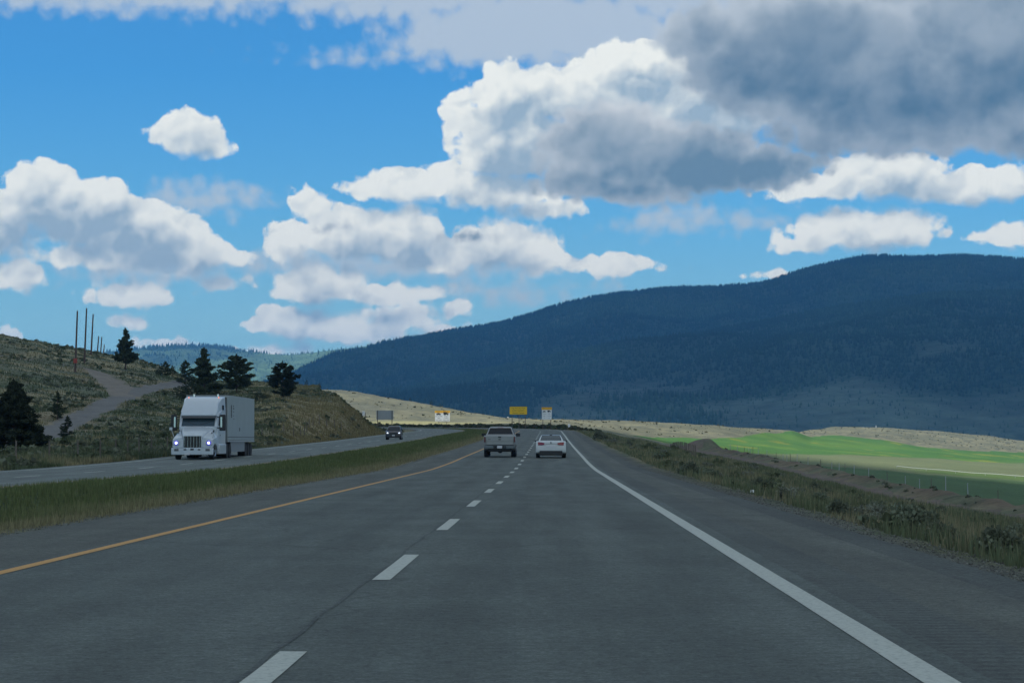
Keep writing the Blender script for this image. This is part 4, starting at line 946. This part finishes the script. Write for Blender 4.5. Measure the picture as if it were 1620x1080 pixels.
# hood and lower nose
hood = MB(); rg = []
for y, xw, z0_, z1_ in [(-.10, .60, .72, 1.40), (-.35, .70, .72, 1.52), (-1.0, .86, .72, 1.72), (-1.9, 1.00, .72, 1.95), (-2.1, 1.02, .72, 1.98)]:
    rg.append([(-xw, y, z0_), (xw, y, z0_), (xw, y, z1_ - .28), (xw * .86, y, z1_ - .06), (xw * .5, y, z1_), (-xw * .5, y, z1_), (-xw * .86, y, z1_ - .06), (-xw, y, z1_ - .28)])
hood.loft(rg).build('hood', M_twh, tk, bevel=.03, seg=3)
for sg in (-1, 1):
    MB().loft([[(sg * .58, -.12, .70), (sg * 1.22, -.22, .70), (sg * 1.20, -.22, 1.20), (sg * .60, -.14, 1.32)], [(sg * .70, -.8, .78), (sg * 1.24, -.8, .95), (sg * 1.22, -.8, 1.32), (sg * .80, -.8, 1.62)], [(sg * .9, -1.7, .78), (sg * 1.24, -1.7, .8), (sg * 1.21, -1.7, 1.32), (sg * .95, -1.7, 1.8)], [(sg * .9, -2.1, .78), (sg * 1.22, -2.1, .5), (sg * 1.2, -2.1, 1.3), (sg * .95, -2.1, 1.8)]]).build('fender', M_twh, tk, bevel=.04, seg=3)
    MB().loft([[(sg * .78, -.13, .86), (sg * 1.2, -.2, .86), (sg * 1.19, -.2, 1.16), (sg * .80, -.14, 1.14)], [(sg * .78, -.08, .88), (sg * 1.17, -.15, .88), (sg * 1.15, -.15, 1.12), (sg * .82, -.09, 1.11)]]).build('headlight', M_lens, tk, bevel=.015)
    MB().tube((sg * .97, -.16, 1.0), (sg * .97, -.085, 1.0), .145, n=18).build('headlight_halo', M_lampb, tk); MB().tube((sg * .97, -.14, .995), (sg * .97, -.072, .995), .072, n=16).build('headlight_bulb', M_lamp, tk)  # glowing disc stands in for the bluish halo round the bulb
    MB().slab([(sg * .93, -1.15, 1.52), (sg * 1.0, -1.75, 1.76), (sg * 1.05, -1.75, 1.69), (sg * .98, -1.15, 1.40)], (sg, .3, .5), .05).slab([(sg * .90, -.8, 1.45), (sg * .97, -1.2, 1.62) , (sg * 1.0, -1.2, 1.50), (sg * .93, -.8, 1.28)], (sg, .3, .5), .06).build('hood_vent', M_plas, tk)
    # mirrors on brackets
    MB().box((sg * 1.47, -2.3, 2.22), (.36, .16, .98)).build('side_mirror', M_plas, tk, bevel=.05); MB().box((sg * 1.41, -2.215, 2.25), (.10, .02, .62)).build('mirror_trim', M_chrome, tk)
    MB().box((sg * 1.30, -2.32, 2.55), (.34, .06, .06)).box((sg * 1.28, -2.32, 1.9), (.36, .06, .06)).build('mirror_bracket', M_plas, tk)
    MB().tube((sg * 1.12, -.55, 1.2), (sg * 1.30, -.35, 1.78), .018, .018, 6).box((sg * 1.33, -.32, 1.84), (.16, .10, .17)).build('fender_mirror', M_twh, tk)
    MB().box((sg * .93, .035, .58), (.26, .03, .14)).build('fog_light', M_dgrey, tk)
    wheel(sg * 1.02, -1.25, .50, .30, tk)
MB().loft([[(-1.27, -.02, .28), (1.27, -.02, .28), (1.27, -.16, .70), (-1.27, -.16, .70)], [(-1.22, .04, .30), (1.22, .04, .30), (1.22, .04, .68), (-1.22, .04, .68)]]).build('front_bumper', M_twh, tk, bevel=.03)
MB().box((0, .045, .61), (.20, .02, .10)).box((-.42, .045, .60), (.16, .02, .07)).box((.42, .045, .60), (.16, .02, .07)).build('bumper_slots', M_plas, tk)
MB().box((.30, .05, .36), (.32, .02, .16)).build('licence_plate', M_plate, tk)
MB().box((0, -.09, 1.05), (1.04, .05, .70)).build('grille', M_plas, tk)
for i in range(6):
    MB().box((-.45 + .18 * i, -.055, 1.05), (.014, .03, .66)).build('grille_bar', M_chrome, tk)
MB().box((0, -.07, 1.415), (1.08, .07, .05)).box((0, -.07, .69), (1.08, .07, .04)).build('grille_frame', M_twh, tk)
# cab + sleeper
rg = []
for y, x, z0_, z1_ in [(-2.0, 1.02, .6, 2.0), (-2.08, 1.16, .6, 2.05)]:
    pass
MB().loft([[(-1.02, -2.02, .55), (1.02, -2.02, .55), (1.02, -2.02, 1.98), (-1.02, -2.02, 1.98)], [(-1.18, -2.2, .5), (1.18, -2.2, .5), (1.14, -2.2, 2.0), (-1.14, -2.2, 2.0)], [(-1.21, -2.9, .5), (1.21, -2.9, .5), (1.16, -2.9, 2.80), (-1.16, -2.9, 2.80)], [(-1.23, -5.3, .5), (1.23, -5.3, .5), (1.23, -5.3, 3.2), (-1.23, -5.3, 3.2)]]).build('cab', M_twh, tk, bevel=.03, seg=3)
MB().slab([(-1.0, -2.2, 2.0), (1.0, -2.2, 2.0), (.98, -2.82, 2.68), (-.98, -2.82, 2.68)], (0, 1, .9), .03).build('windshield', M_glass2, tk)
MB().loft([[(-1.04, -2.42, 2.62), (1.04, -2.42, 2.62), (1.04, -2.42, 2.72), (-1.04, -2.42, 2.72)], [(-1.13, -2.75, 2.60), (1.13, -2.75, 2.60), (1.10, -2.75, 2.98), (-1.10, -2.75, 2.98)], [(-1.17, -3.3, 2.6), (1.17, -3.3, 2.6), (1.05, -3.3, 3.40), (-1.05, -3.3, 3.40)], [(-1.22, -4.1, 2.6), (1.22, -4.1, 2.6), (1.13, -4.1, 3.70), (-1.13, -4.1, 3.70)], [(-1.24, -5.3, 2.6), (1.24, -5.3, 2.6), (1.20, -5.3, 3.84), (-1.20, -5.3, 3.84)]]).build('roof_fairing', M_twh, tk, bevel=.10, seg=4)
for sg in (-1, 1):
    MB().slab([(sg * 1.165, -2.75, 2.05), (sg * 1.18, -3.5, 2.05), (sg * 1.175, -3.5, 2.62), (sg * 1.165, -3.0, 2.62)], (sg, 0, 0), .03).build('side_window', M_glass, tk)
    MB().slab([(sg * 1.185, -4.15, 3.0), (sg * 1.20, -4.55, 3.0), (sg * 1.19, -4.55, 3.3), (sg * 1.18, -4.2, 3.3)], (sg, 0, .1), .045).build('sleeper_window', M_glass, tk)
    MB().box((sg * 1.0, -3.9, .62), (.55, 2.9, .62)).build('side_skirt', M_twh, tk, bevel=.06, seg=3)
    MB().box((sg * 1.245, -2.95, 1.45), (.03, .22, .06)).build('door_handle', M_chrome, tk)
    MB().tube((sg * .92, -4.4, 3.74), (sg * .92, -4.5, 3.80), .03, n=8).build('marker_light', M_amb, tk)
    for y in (-6.0, -7.3): wheel(sg * .98, y, .50, .52, tk)
MB().box((0, -4.2, .55), (1.0, 7.4, .22)).build('chassis', M_plas, tk)
for sg in (-1, 1): MB().box((sg * 1.20, -5.54, 2.2), (.05, .46, 3.2)).build('gap_shade', M_plas, tk)  # dark strips standing in for the shaded gap between cab and trailer
for sg in (-1, 1):
    MB().tube((sg * .15, -2.24, 2.08), (sg * .72, -2.42, 2.30), .016, n=6).build('wiper', M_plas, tk)
    MB().tube((sg * .74, -5.4, 2.6), (sg * .74, -5.4, 4.0), .06, n=10).build('exhaust_stack', M_chrome, tk)
MB().box((0, -2.56, 2.40), (.035, .03, .62)).build('windshield_divider', M_plas, tk)
MB().loft([[(-1.06, -2.60, 2.60), (1.06, -2.60, 2.60), (1.06, -2.64, 2.70), (-1.06, -2.64, 2.70)], [(-1.04, -2.38, 2.50), (1.04, -2.38, 2.50), (1.04, -2.40, 2.54), (-1.04, -2.40, 2.54)]]).build('sun_visor', M_dgrey, tk)
# trailer
tr = thing('trailer', (0, 0, 0), 0, '', ''); del tr['label']; del tr['category']; tr.parent = tk
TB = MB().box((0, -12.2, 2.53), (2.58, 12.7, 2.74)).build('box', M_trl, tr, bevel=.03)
MB().box((0, -12.2, 1.10), (2.60, 12.72, .09)).box((0, -12.2, 3.92), (2.61, 12.74, .05)).build('rail', pmat('trailer_rail', (.38, .40, .41), .5, .4), tr)
for sg in (-1, 1):
    q = MB()
    for i in range(26): q.box((sg * 1.296, -6.1 - i * .49, 2.52), (.008, .03, 2.6))
    q.build('side_rib', M_trl, tr)
    MB().box((sg * 1.20, -11.0, .74), (.04, 6.4, .62)).build('side_skirt', pmat('skirt_grey', (.20, .22, .23), .6), tr)
    MB().box((sg * 1.296, -12.2, 1.36), (.012, 12.6, .05)).build('lower_trim', M_dgrey, tr)
    q = MB()
    for i in range(7): q.box((sg * 1.305, -7.35, 2.62 + i * .115), (.008, .30 + .08 * (i % 2), .10))
    q.build('lettering', M_blk, tr)
    MB().box((sg * 1.305, -8.35, 3.15), (.008, .55, .10)).box((sg * 1.305, -8.35, 2.95), (.008, .55, .05)).box((sg * 1.305, -8.3, 3.3), (.008, .45, .08)).box((sg * 1.305, -8.3, 2.7), (.008, .4, .05)).box((sg * 1.305, -8.5, 2.5), (.008, .35, .05)).build('emblem', M_dgrey, tr)
    MB().box((sg * 1.305, -11.2, 1.85), (.008, .45, .22)).build('placard', M_dgrey, tr)
    for y in (-14.8, -16.1, -17.4): wheel(sg * .98, y, .50, .50, tr)
MB().box((0, -16.1, .66), (1.9, 3.6, .18)).box((0, -12.2, .98), (1.1, 12.5, .16)).build('bogie_frame', M_plas, tr); MB().box((0, -18.5, .62), (2.3, .1, .12)).box((-.8, -18.5, .85), (.08, .08, .4)).box((.8, -18.5, .85), (.08, .08, .4)).build('rear_guard', M_plas, tr)
MB().box((-.9, -9.2, .6), (.12, .12, 1.0)).box((.9, -9.2, .6), (.12, .12, 1.0)).build('landing_gear', M_plas, tr)

# ---------------------------------------------------------------- sun, clouds that cast the shade, haze
SUNV = Vector((-.52, -.22, .825)).normalized()
sun = bpy.data.lights.new('sun', 'SUN'); so = bpy.data.objects.new('sun', sun); COL.objects.link(so)
sun.energy = 4.2; sun.angle = R(.5); sun.color = (1, .96, .88)
so.rotation_euler = SUNV.to_track_quat('Z', 'Y').to_euler(); so.location = (0, 0, 200)
M_cl, nt, b = newmat('shade_cloud'); b.inputs['Base Color'].default_value = (.85, .87, .9, 1); b.inputs['Roughness'].default_value = 1; b.inputs['Specular IOR Level'].default_value = 0
tl = nt.nodes.new('ShaderNodeBsdfTranslucent'); tl.inputs['Color'].default_value = (.8, .85, .9, 1); mx = nt.nodes.new('ShaderNodeMixShader'); mx.inputs[0].default_value = .45
nt.links.new(b.outputs[0], mx.inputs[1]); nt.links.new(tl.outputs[0], mx.inputs[2]); nt.links.new(mx.outputs[0], nt.nodes['Material Output'].inputs['Surface'])
def in_poly(X, Y, P):
    ins = np.zeros(X.shape, bool); d = np.full(X.shape, 1e9)
    for (x0, y0), (x1, y1) in zip(P, P[1:] + P[:1]):
        c = ((y0 > Y) != (y1 > Y)) & (X < (x1 - x0) * (Y - y0) / (y1 - y0 + 1e-9) + x0); ins ^= c
        dx, dy = x1 - x0, y1 - y0; t = np.clip(((X - x0) * dx + (Y - y0) * dy) / (dx * dx + dy * dy), 0, 1); d = np.minimum(d, np.hypot(X - x0 - t * dx, Y - y0 - t * dy))
    return np.where(ins, d, -d)
def shade_cloud(P, H, cell, thick, jit, label, zground=0):
    off = SUNV * ((H - zground) / SUNV.z)
    xs = [p[0] for p in P]; ys = [p[1] for p in P]
    X, Y = np.meshgrid(np.arange(min(xs) - cell, max(xs) + 2 * cell, cell), np.arange(min(ys) - cell, max(ys) + 2 * cell, cell))
    d = in_poly(X, Y, P) + (fbm(X / (jit * 6), Y / (jit * 6), 4) - .5) * jit
    n_, m_ = X.shape; T = thick * np.clip(d / (thick * 3), 0, 1) ** .5
    up = T * (.4 + .9 * fbm(X / (thick * 1.5), Y / (thick * 1.5), 4)); dn = T * .25 * (.5 + fbm(X / thick + 7, Y / thick, 3))
    idx = np.arange(n_ * m_).reshape(n_, m_); q = np.stack([idx[:-1, :-1], idx[:-1, 1:], idx[1:, 1:], idx[1:, :-1]], -1).reshape(-1, 4)
    q = q[(d.reshape(-1)[q] > 0).all(1)]
    A = np.stack([X + off.x, Y + off.y, H + up], -1).reshape(-1, 3); B = np.stack([X + off.x, Y + off.y, H - dn - 1], -1).reshape(-1, 3)
    Vv = np.concatenate([A, B]); Fq = np.concatenate([q, q[:, ::-1] + n_ * m_]); u_, inv = np.unique(Fq, return_inverse=True)
    o = np_mesh('shade_cloud', Vv[u_], inv.reshape(-1, 4), M_cl, True); o['kind'] = 'structure'; return o
shade_cloud([(-1100, -500), (700, -500), (420, 60), (150, 260), (80, 300), (66, 352), (54, 418), (52, 470), (46, 560), (18, 628), (-60, 640), (-170, 600), (-240, 520), (-420, 560), (-1100, 700)], 2600, 14, 60, 26, '')  # unseen overhead, outline shaped to throw shade on the foreground
shade_cloud([(-3400, 4100), (-900, 3000), (800, 2500), (7500, 2400), (8500, 9500), (3000, 10500), (-2200, 9800), (-1500, 7200), (-1900, 5200)], 5200, 130, 500, 420, '', 200)  # unseen above the view, shaped to keep the mountain in shade
hz = MB().box((500, 7600, 325), (23000, 16400, 720)).build('haze', None); struct(hz, 'stuff')
mh = bpy.data.materials.new('haze'); mh.use_nodes = True; nt = mh.node_tree; nt.nodes.clear()
out = nt.nodes.new('ShaderNodeOutputMaterial'); pv = nt.nodes.new('ShaderNodeVolumePrincipled'); nt.links.new(pv.outputs[0], out.inputs['Volume'])
pv.inputs['Density'].default_value = 5.2e-5; pv.inputs['Color'].default_value = (.13, .47, 1.0, 1); pv.inputs['Anisotropy'].default_value = .1
hz.data.materials.append(mh)

# ---------------------------------------------------------------- world: sky with cumulus
w = bpy.data.worlds.new('World'); S.world = w; w.use_nodes = True; nt = w.node_tree; nt.nodes.clear(); L = nt.links.new
STR = .12
outw = nt.nodes.new('ShaderNodeOutputWorld'); bg = nt.nodes.new('ShaderNodeBackground'); bg.inputs['Strength'].default_value = STR; L(bg.outputs[0], outw.inputs[0])
sky = nt.nodes.new('ShaderNodeTexSky'); sky.sky_type = 'NISHITA'; sky.sun_disc = False
sky.sun_elevation = math.asin(SUNV.z); sky.sun_rotation = math.atan2(SUNV.x, SUNV.y)
sky.altitude = 900; sky.air_density = 1.0; sky.dust_density = .3; sky.ozone_density = 2.5
def mk(nt):
    def math_(op, a, b=None, c=None, clamp=False):
        n = nt.nodes.new('ShaderNodeMath'); n.operation = op; n.use_clamp = clamp
        for i, v in enumerate((a, b, c)):
            if v is None: continue
            if isinstance(v, (int, float)): n.inputs[i].default_value = v
            else: nt.links.new(v, n.inputs[i])
        return n.outputs[0]
    def vmath(op, a, b=None, c=None, out=0):
        n = nt.nodes.new('ShaderNodeVectorMath'); n.operation = op
        for i, v in enumerate((a, b, c)):
            if v is None: continue
            if isinstance(v, tuple): n.inputs[i].default_value = v
            else: nt.links.new(v, n.inputs[i])
        return n.outputs['Value'] if op in ('LENGTH', 'DOT_PRODUCT') else n.outputs['Vector']
    def noise(vec, scale, det, rough, col=False, dim='2D'):
        n = nt.nodes.new('ShaderNodeTexNoise'); n.noise_dimensions = dim; n.inputs['Scale'].default_value = scale; n.inputs['Detail'].default_value = det; n.inputs['Roughness'].default_value = rough
        nt.links.new(vec, n.inputs['Vector']); return n.outputs['Color' if col else 'Fac']
    def mapr(v, a, b, c=0., d=1., smooth=True):
        n = nt.nodes.new('ShaderNodeMapRange'); n.interpolation_type = 'SMOOTHSTEP' if smooth else 'LINEAR'
        for k, x in zip(('From Min', 'From Max', 'To Min', 'To Max'), (a, b, c, d)): n.inputs[k].default_value = x
        nt.links.new(v, n.inputs['Value']); return n.outputs['Result']
    return math_, vmath, noise, mapr
def field_group(name, ells, amp, flat=1.35, warp=.12):
    g = bpy.data.node_groups.new(name, 'ShaderNodeTree')
    g.interface.new_socket('P', in_out='INPUT', socket_type='NodeSocketVector'); g.interface.new_socket('D', in_out='OUTPUT', socket_type='NodeSocketFloat')
    gi = g.nodes.new('NodeGroupInput'); go = g.nodes.new('NodeGroupOutput'); math_, vmath, noise, mapr = mk(g)
    P = gi.outputs['P']
    n1 = noise(P, 1.35, 3, .5, True); P1 = vmath('MULTIPLY_ADD', vmath('SUBTRACT', n1, (.5, .5, .5)), (warp * 2.2, warp * 1.5, 0), P)
    acc = None
    for (px, py, rx, ry) in ells:
        cx, cy, rx, ry = (px - 810) / 100, (698 - py) / 100, rx / 100, ry / 100
        q = vmath('MULTIPLY_ADD', P1, (1 / rx, 1 / ry, 0), (-cx / rx, -cy / ry, 0))
        if rx >= .7 and flat > 1: q = vmath('MAXIMUM', q, vmath('MULTIPLY', q, (-1, -flat, 0)))        # flatter base
        d = math_('MULTIPLY_ADD', vmath('LENGTH', q), -min(rx, ry * 1.4), min(rx, ry * 1.4))
        acc = d if acc is None else math_('SMOOTH_MAX', acc, d, .10)
    n2 = noise(P, 2.6, 6, .58); 
    vo = g.nodes.new('ShaderNodeTexVoronoi'); vo.voronoi_dimensions = '2D'; vo.feature = 'F1'; vo.inputs['Scale'].default_value = 3.6
    g.links.new(P1, vo.inputs['Vector'])
    nn = math_('MULTIPLY_ADD', n2, amp * 1.5, -amp * .75); nv = math_('MULTIPLY_ADD', vo.outputs['Distance'], -amp * .75, amp * .30)
    D = math_('ADD', acc, math_('ADD', nn, nv)); g.links.new(D, go.inputs['D']); return g
BR = [(298, 216, 58, 36), (335, 236, 32, 18), (75, 330, 72, 64), (150, 350, 95, 66), (235, 378, 95, 58), (300, 406, 80, 42), (85, 300, 55, 34), (10, 360, 62, 58), (190, 410, 120, 34), (372, 408, 24, 16),
      (35, 442, 50, 28), (355, 446, 36, 13), (215, 474, 76, 24), (205, 514, 36, 10), (268, 540, 48, 10), (14, 533, 28, 8),
      (490, 325, 34, 30), (465, 385, 52, 36), (555, 375, 78, 48), (640, 374, 62, 46), (790, 392, 105, 42), (705, 408, 80, 36), (860, 408, 42, 34), (965, 422, 75, 22),
      (500, 455, 84, 38), (610, 468, 105, 20), (465, 516, 72, 33), (560, 527, 92, 26), (635, 505, 62, 22), (700, 522, 40, 12), (715, 488, 32, 14), (440, 555, 55, 10),
      (640, 300, 98, 34), (705, 278, 50, 26), (790, 305, 105, 36), (865, 332, 70, 22),
      (730, 185, 36, 40), (795, 160, 62, 62), (870, 155, 95, 48), (820, 235, 115, 66), (960, 160, 120, 60), (1060, 185, 105, 55), (1120, 230, 80, 40), (1130, 170, 110, 80), (1010, 115, 120, 48),
      (1295, 302, 95, 28), (1400, 288, 110, 44), (1545, 305, 130, 36), (1370, 372, 135, 38), (1260, 388, 50, 16), (1590, 382, 55, 20), (1232, 438, 42, 9)]
DK = [(543, 362, 22, 7), (735, 371, 32, 5), (960, 225, 112, 62), (1060, 255, 165, 58), (1200, 268, 110, 36), (1010, 300, 135, 24), (905, 285, 70, 26)]
DE = [(1300, 95, 235, 112), (1460, 165, 290, 84), (1640, 60, 260, 150), (1130, 62, 90, 58), (1440, 220, 280, 34), (1650, 222, 200, 38), (1540, -20, 320, 70)]
WS = [(200, -28, 480, 60), (640, -20, 300, 58), (860, 45, 250, 62), (760, 60, 160, 50), (1000, 80, 160, 60), (640, 92, 70, 8), (1180, -10, 300, 60), (320, 320, 90, 22), (250, 430, 140, 20), (1060, 350, 70, 18), (1180, 350, 60, 12), (600, 420, 260, 22), (760, 460, 120, 14)]
math_, vmath, noise, mapr = mk(nt)
tc = nt.nodes.new('ShaderNodeTexCoord'); sep = nt.nodes.new('ShaderNodeSeparateXYZ'); L(tc.outputs['Generated'], sep.inputs[0])
az = math_('ARCTAN2', sep.outputs['X'], sep.outputs['Y']); el = math_('ARCSINE', sep.outputs['Z'])
cmb = nt.nodes.new('ShaderNodeCombineXYZ'); L(math_('MULTIPLY', az, 36.), cmb.inputs[0]); L(math_('MULTIPLY', el, 36.), cmb.inputs[1])
P = cmb.outputs[0]
gB = field_group('bright_cumulus', BR, .23); gBo = field_group('bright_cumulus_core', [e for e in BR if e[2] >= 50], .25); gD = field_group('grey_cumulus', DK, .25, 1); gE = field_group('dark_deck', DE, .22, 1); gW = field_group('thin_cloud', WS, .42, 1)
def fld(g, vec):
    n = nt.nodes.new('ShaderNodeGroup'); n.node_tree = g; L(vec, n.inputs['P']); return n.outputs['D']
# the rest of the sky, outside the mapped part, carries broken cloud too
far_ = math_('MAXIMUM', mapr(math_('ABSOLUTE', az), .26, .42), mapr(el, .22, .34))
cn = noise(tc.outputs['Generated'], 2.6, 5, .55, dim='3D')
offs = (-.16, .34, 0)
PL = vmath('ADD', P, offs); PL2 = vmath('ADD', P, (-.07, .15, 0))
def mixc_(f, a, b_):
    n = nt.nodes.new('ShaderNodeMix'); n.data_type = 'RGBA'; L(f, n.inputs['Factor'])
    for k, v in (('A', a), ('B', b_)):
        if isinstance(v, tuple): n.inputs[k].default_value = (*[x / STR for x in v], 1)
        else: L(v, n.inputs[k])
    return n.outputs['Result']
tint = nt.nodes.new('ShaderNodeMix'); tint.data_type = 'RGBA'; tint.blend_type = 'MULTIPLY'; tint.inputs['Factor'].default_value = 1
L(sky.outputs[0], tint.inputs['A'])
tr = nt.nodes.new('ShaderNodeValToRGB'); el_ = tr.color_ramp.elements
L(mapr(el, 0, .5, smooth=False), tr.inputs[0])
el_[0].position = .0; el_[0].color = (.62, .90, 1.0, 1); el_[1].position = 1; el_[1].color = (.7, .95, 1.0, 1)
for p_, c_ in ((.10, (.56, .88, 1.02, 1)), (.20, (.36, .80, 1.04, 1)), (.32, (.23, .72, 1.06, 1)), (.42, (.23, .72, 1.06, 1))):
    e_ = el_.new(p_); e_.color = c_
L(tr.outputs[0], tint.inputs['B'])
cur = tint.outputs['Result']
aW = math_('MULTIPLY', mapr(fld(gW, P), -.24, .30), .80)
cur = mixc_(aW, cur, (.58, .64, .68))
dB = fld(gB, P)
occ = mapr(fld(gBo, PL), -.15, .58)
soft = mapr(noise(P, 1.1, 4, .55), .35, .65, -.12, .12)
def puffs(vec, sc):
    v = nt.nodes.new('ShaderNodeTexVoronoi'); v.voronoi_dimensions = '2D'; v.feature = 'F1'; v.inputs['Scale'].default_value = sc; L(vec, v.inputs['Vector']); return v.outputs['Distance']
nw = noise(P, 2.2, 4, .55, True); PW = vmath('MULTIPLY_ADD', vmath('SUBTRACT', nw, (.5, .5, .5)), (.38, .30, 0), P)
PWL = vmath('ADD', PW, (-.05, .09, 0))
relief = math_('ADD', math_('MULTIPLY', math_('SUBTRACT', puffs(PW, 1.5), puffs(PWL, 1.5)), -.95), math_('MULTIPLY', math_('SUBTRACT', puffs(PW, 3.3), puffs(PWL, 3.3)), -.30))
relief = math_('MULTIPLY', relief, -1.0)
shB = math_('ADD', math_('ADD', occ, soft), relief, clamp=True)
mB = nt.nodes.new('ShaderNodeMapRange'); mB.interpolation_type = 'SMOOTHSTEP'; L(dB, mB.inputs['Value'])
L(math_('MULTIPLY_ADD', occ, -.11, -.03), mB.inputs['From Min']); L(math_('MULTIPLY_ADD', occ, .16, .06), mB.inputs['From Max']); aB = mB.outputs['Result']
cB = mixc_(shB, (.97, .98, .91), (.36, .48, .58))
cur = mixc_(aB, cur, cB)
sv = nt.nodes.new('ShaderNodeSeparateXYZ'); L(P, sv.inputs[0]); Vv_ = sv.outputs['Y']
big = mapr(noise(P, .75, 4, .5), .35, .65, -.14, .14)
dD = fld(gD, P); aD = mapr(dD, -.10, .12)
occD = math_('ADD', math_('ADD', math_('MULTIPLY', mapr(Vv_, 5.7, 3.9), .62), math_('MULTIPLY', mapr(dD, -.05, .42), .38)), math_('ADD', big, math_('MULTIPLY', relief, .30)), clamp=True)
cur = mixc_(aD, cur, mixc_(occD, (.70, .73, .74), (.155, .255, .345)))
dE = fld(gE, P); aE = mapr(dE, -.12, .16)
occE = math_('ADD', math_('ADD', math_('MULTIPLY', mapr(Vv_, 7.2, 4.5), .50), math_('MULTIPLY', mapr(dE, -.05, .75), .50)), math_('ADD', big, math_('MULTIPLY', relief, .22)), clamp=True)
cur = mixc_(aE, cur, mixc_(occE, (.55, .61, .66), (.10, .185, .275)))
aF = math_('MULTIPLY', mapr(cn, .42, .56), far_)
cF = mixc_(mapr(cn, .54, .76), (.76, .85, .88), (.27, .34, .40))
cur = mixc_(aF, cur, cF)
L(cur, bg.inputs['Color'])
w.cycles.sampling_method = 'MANUAL'; w.cycles.sample_map_resolution = 512

# ---------------------------------------------------------------- render settings
S.view_settings.view_transform = 'Standard'; S.view_settings.look = 'None'; S.view_settings.exposure = 0; S.view_settings.gamma = 1
S.cycles.use_denoising = True; S.cycles.max_bounces = 5; S.cycles.diffuse_bounces = 3; S.cycles.glossy_bounces = 2; S.cycles.transmission_bounces = 3; S.cycles.volume_bounces = 1; S.cycles.transparent_max_bounces = 4
S.cycles.sample_clamp_indirect = 4; S.cycles.volume_max_steps = 64
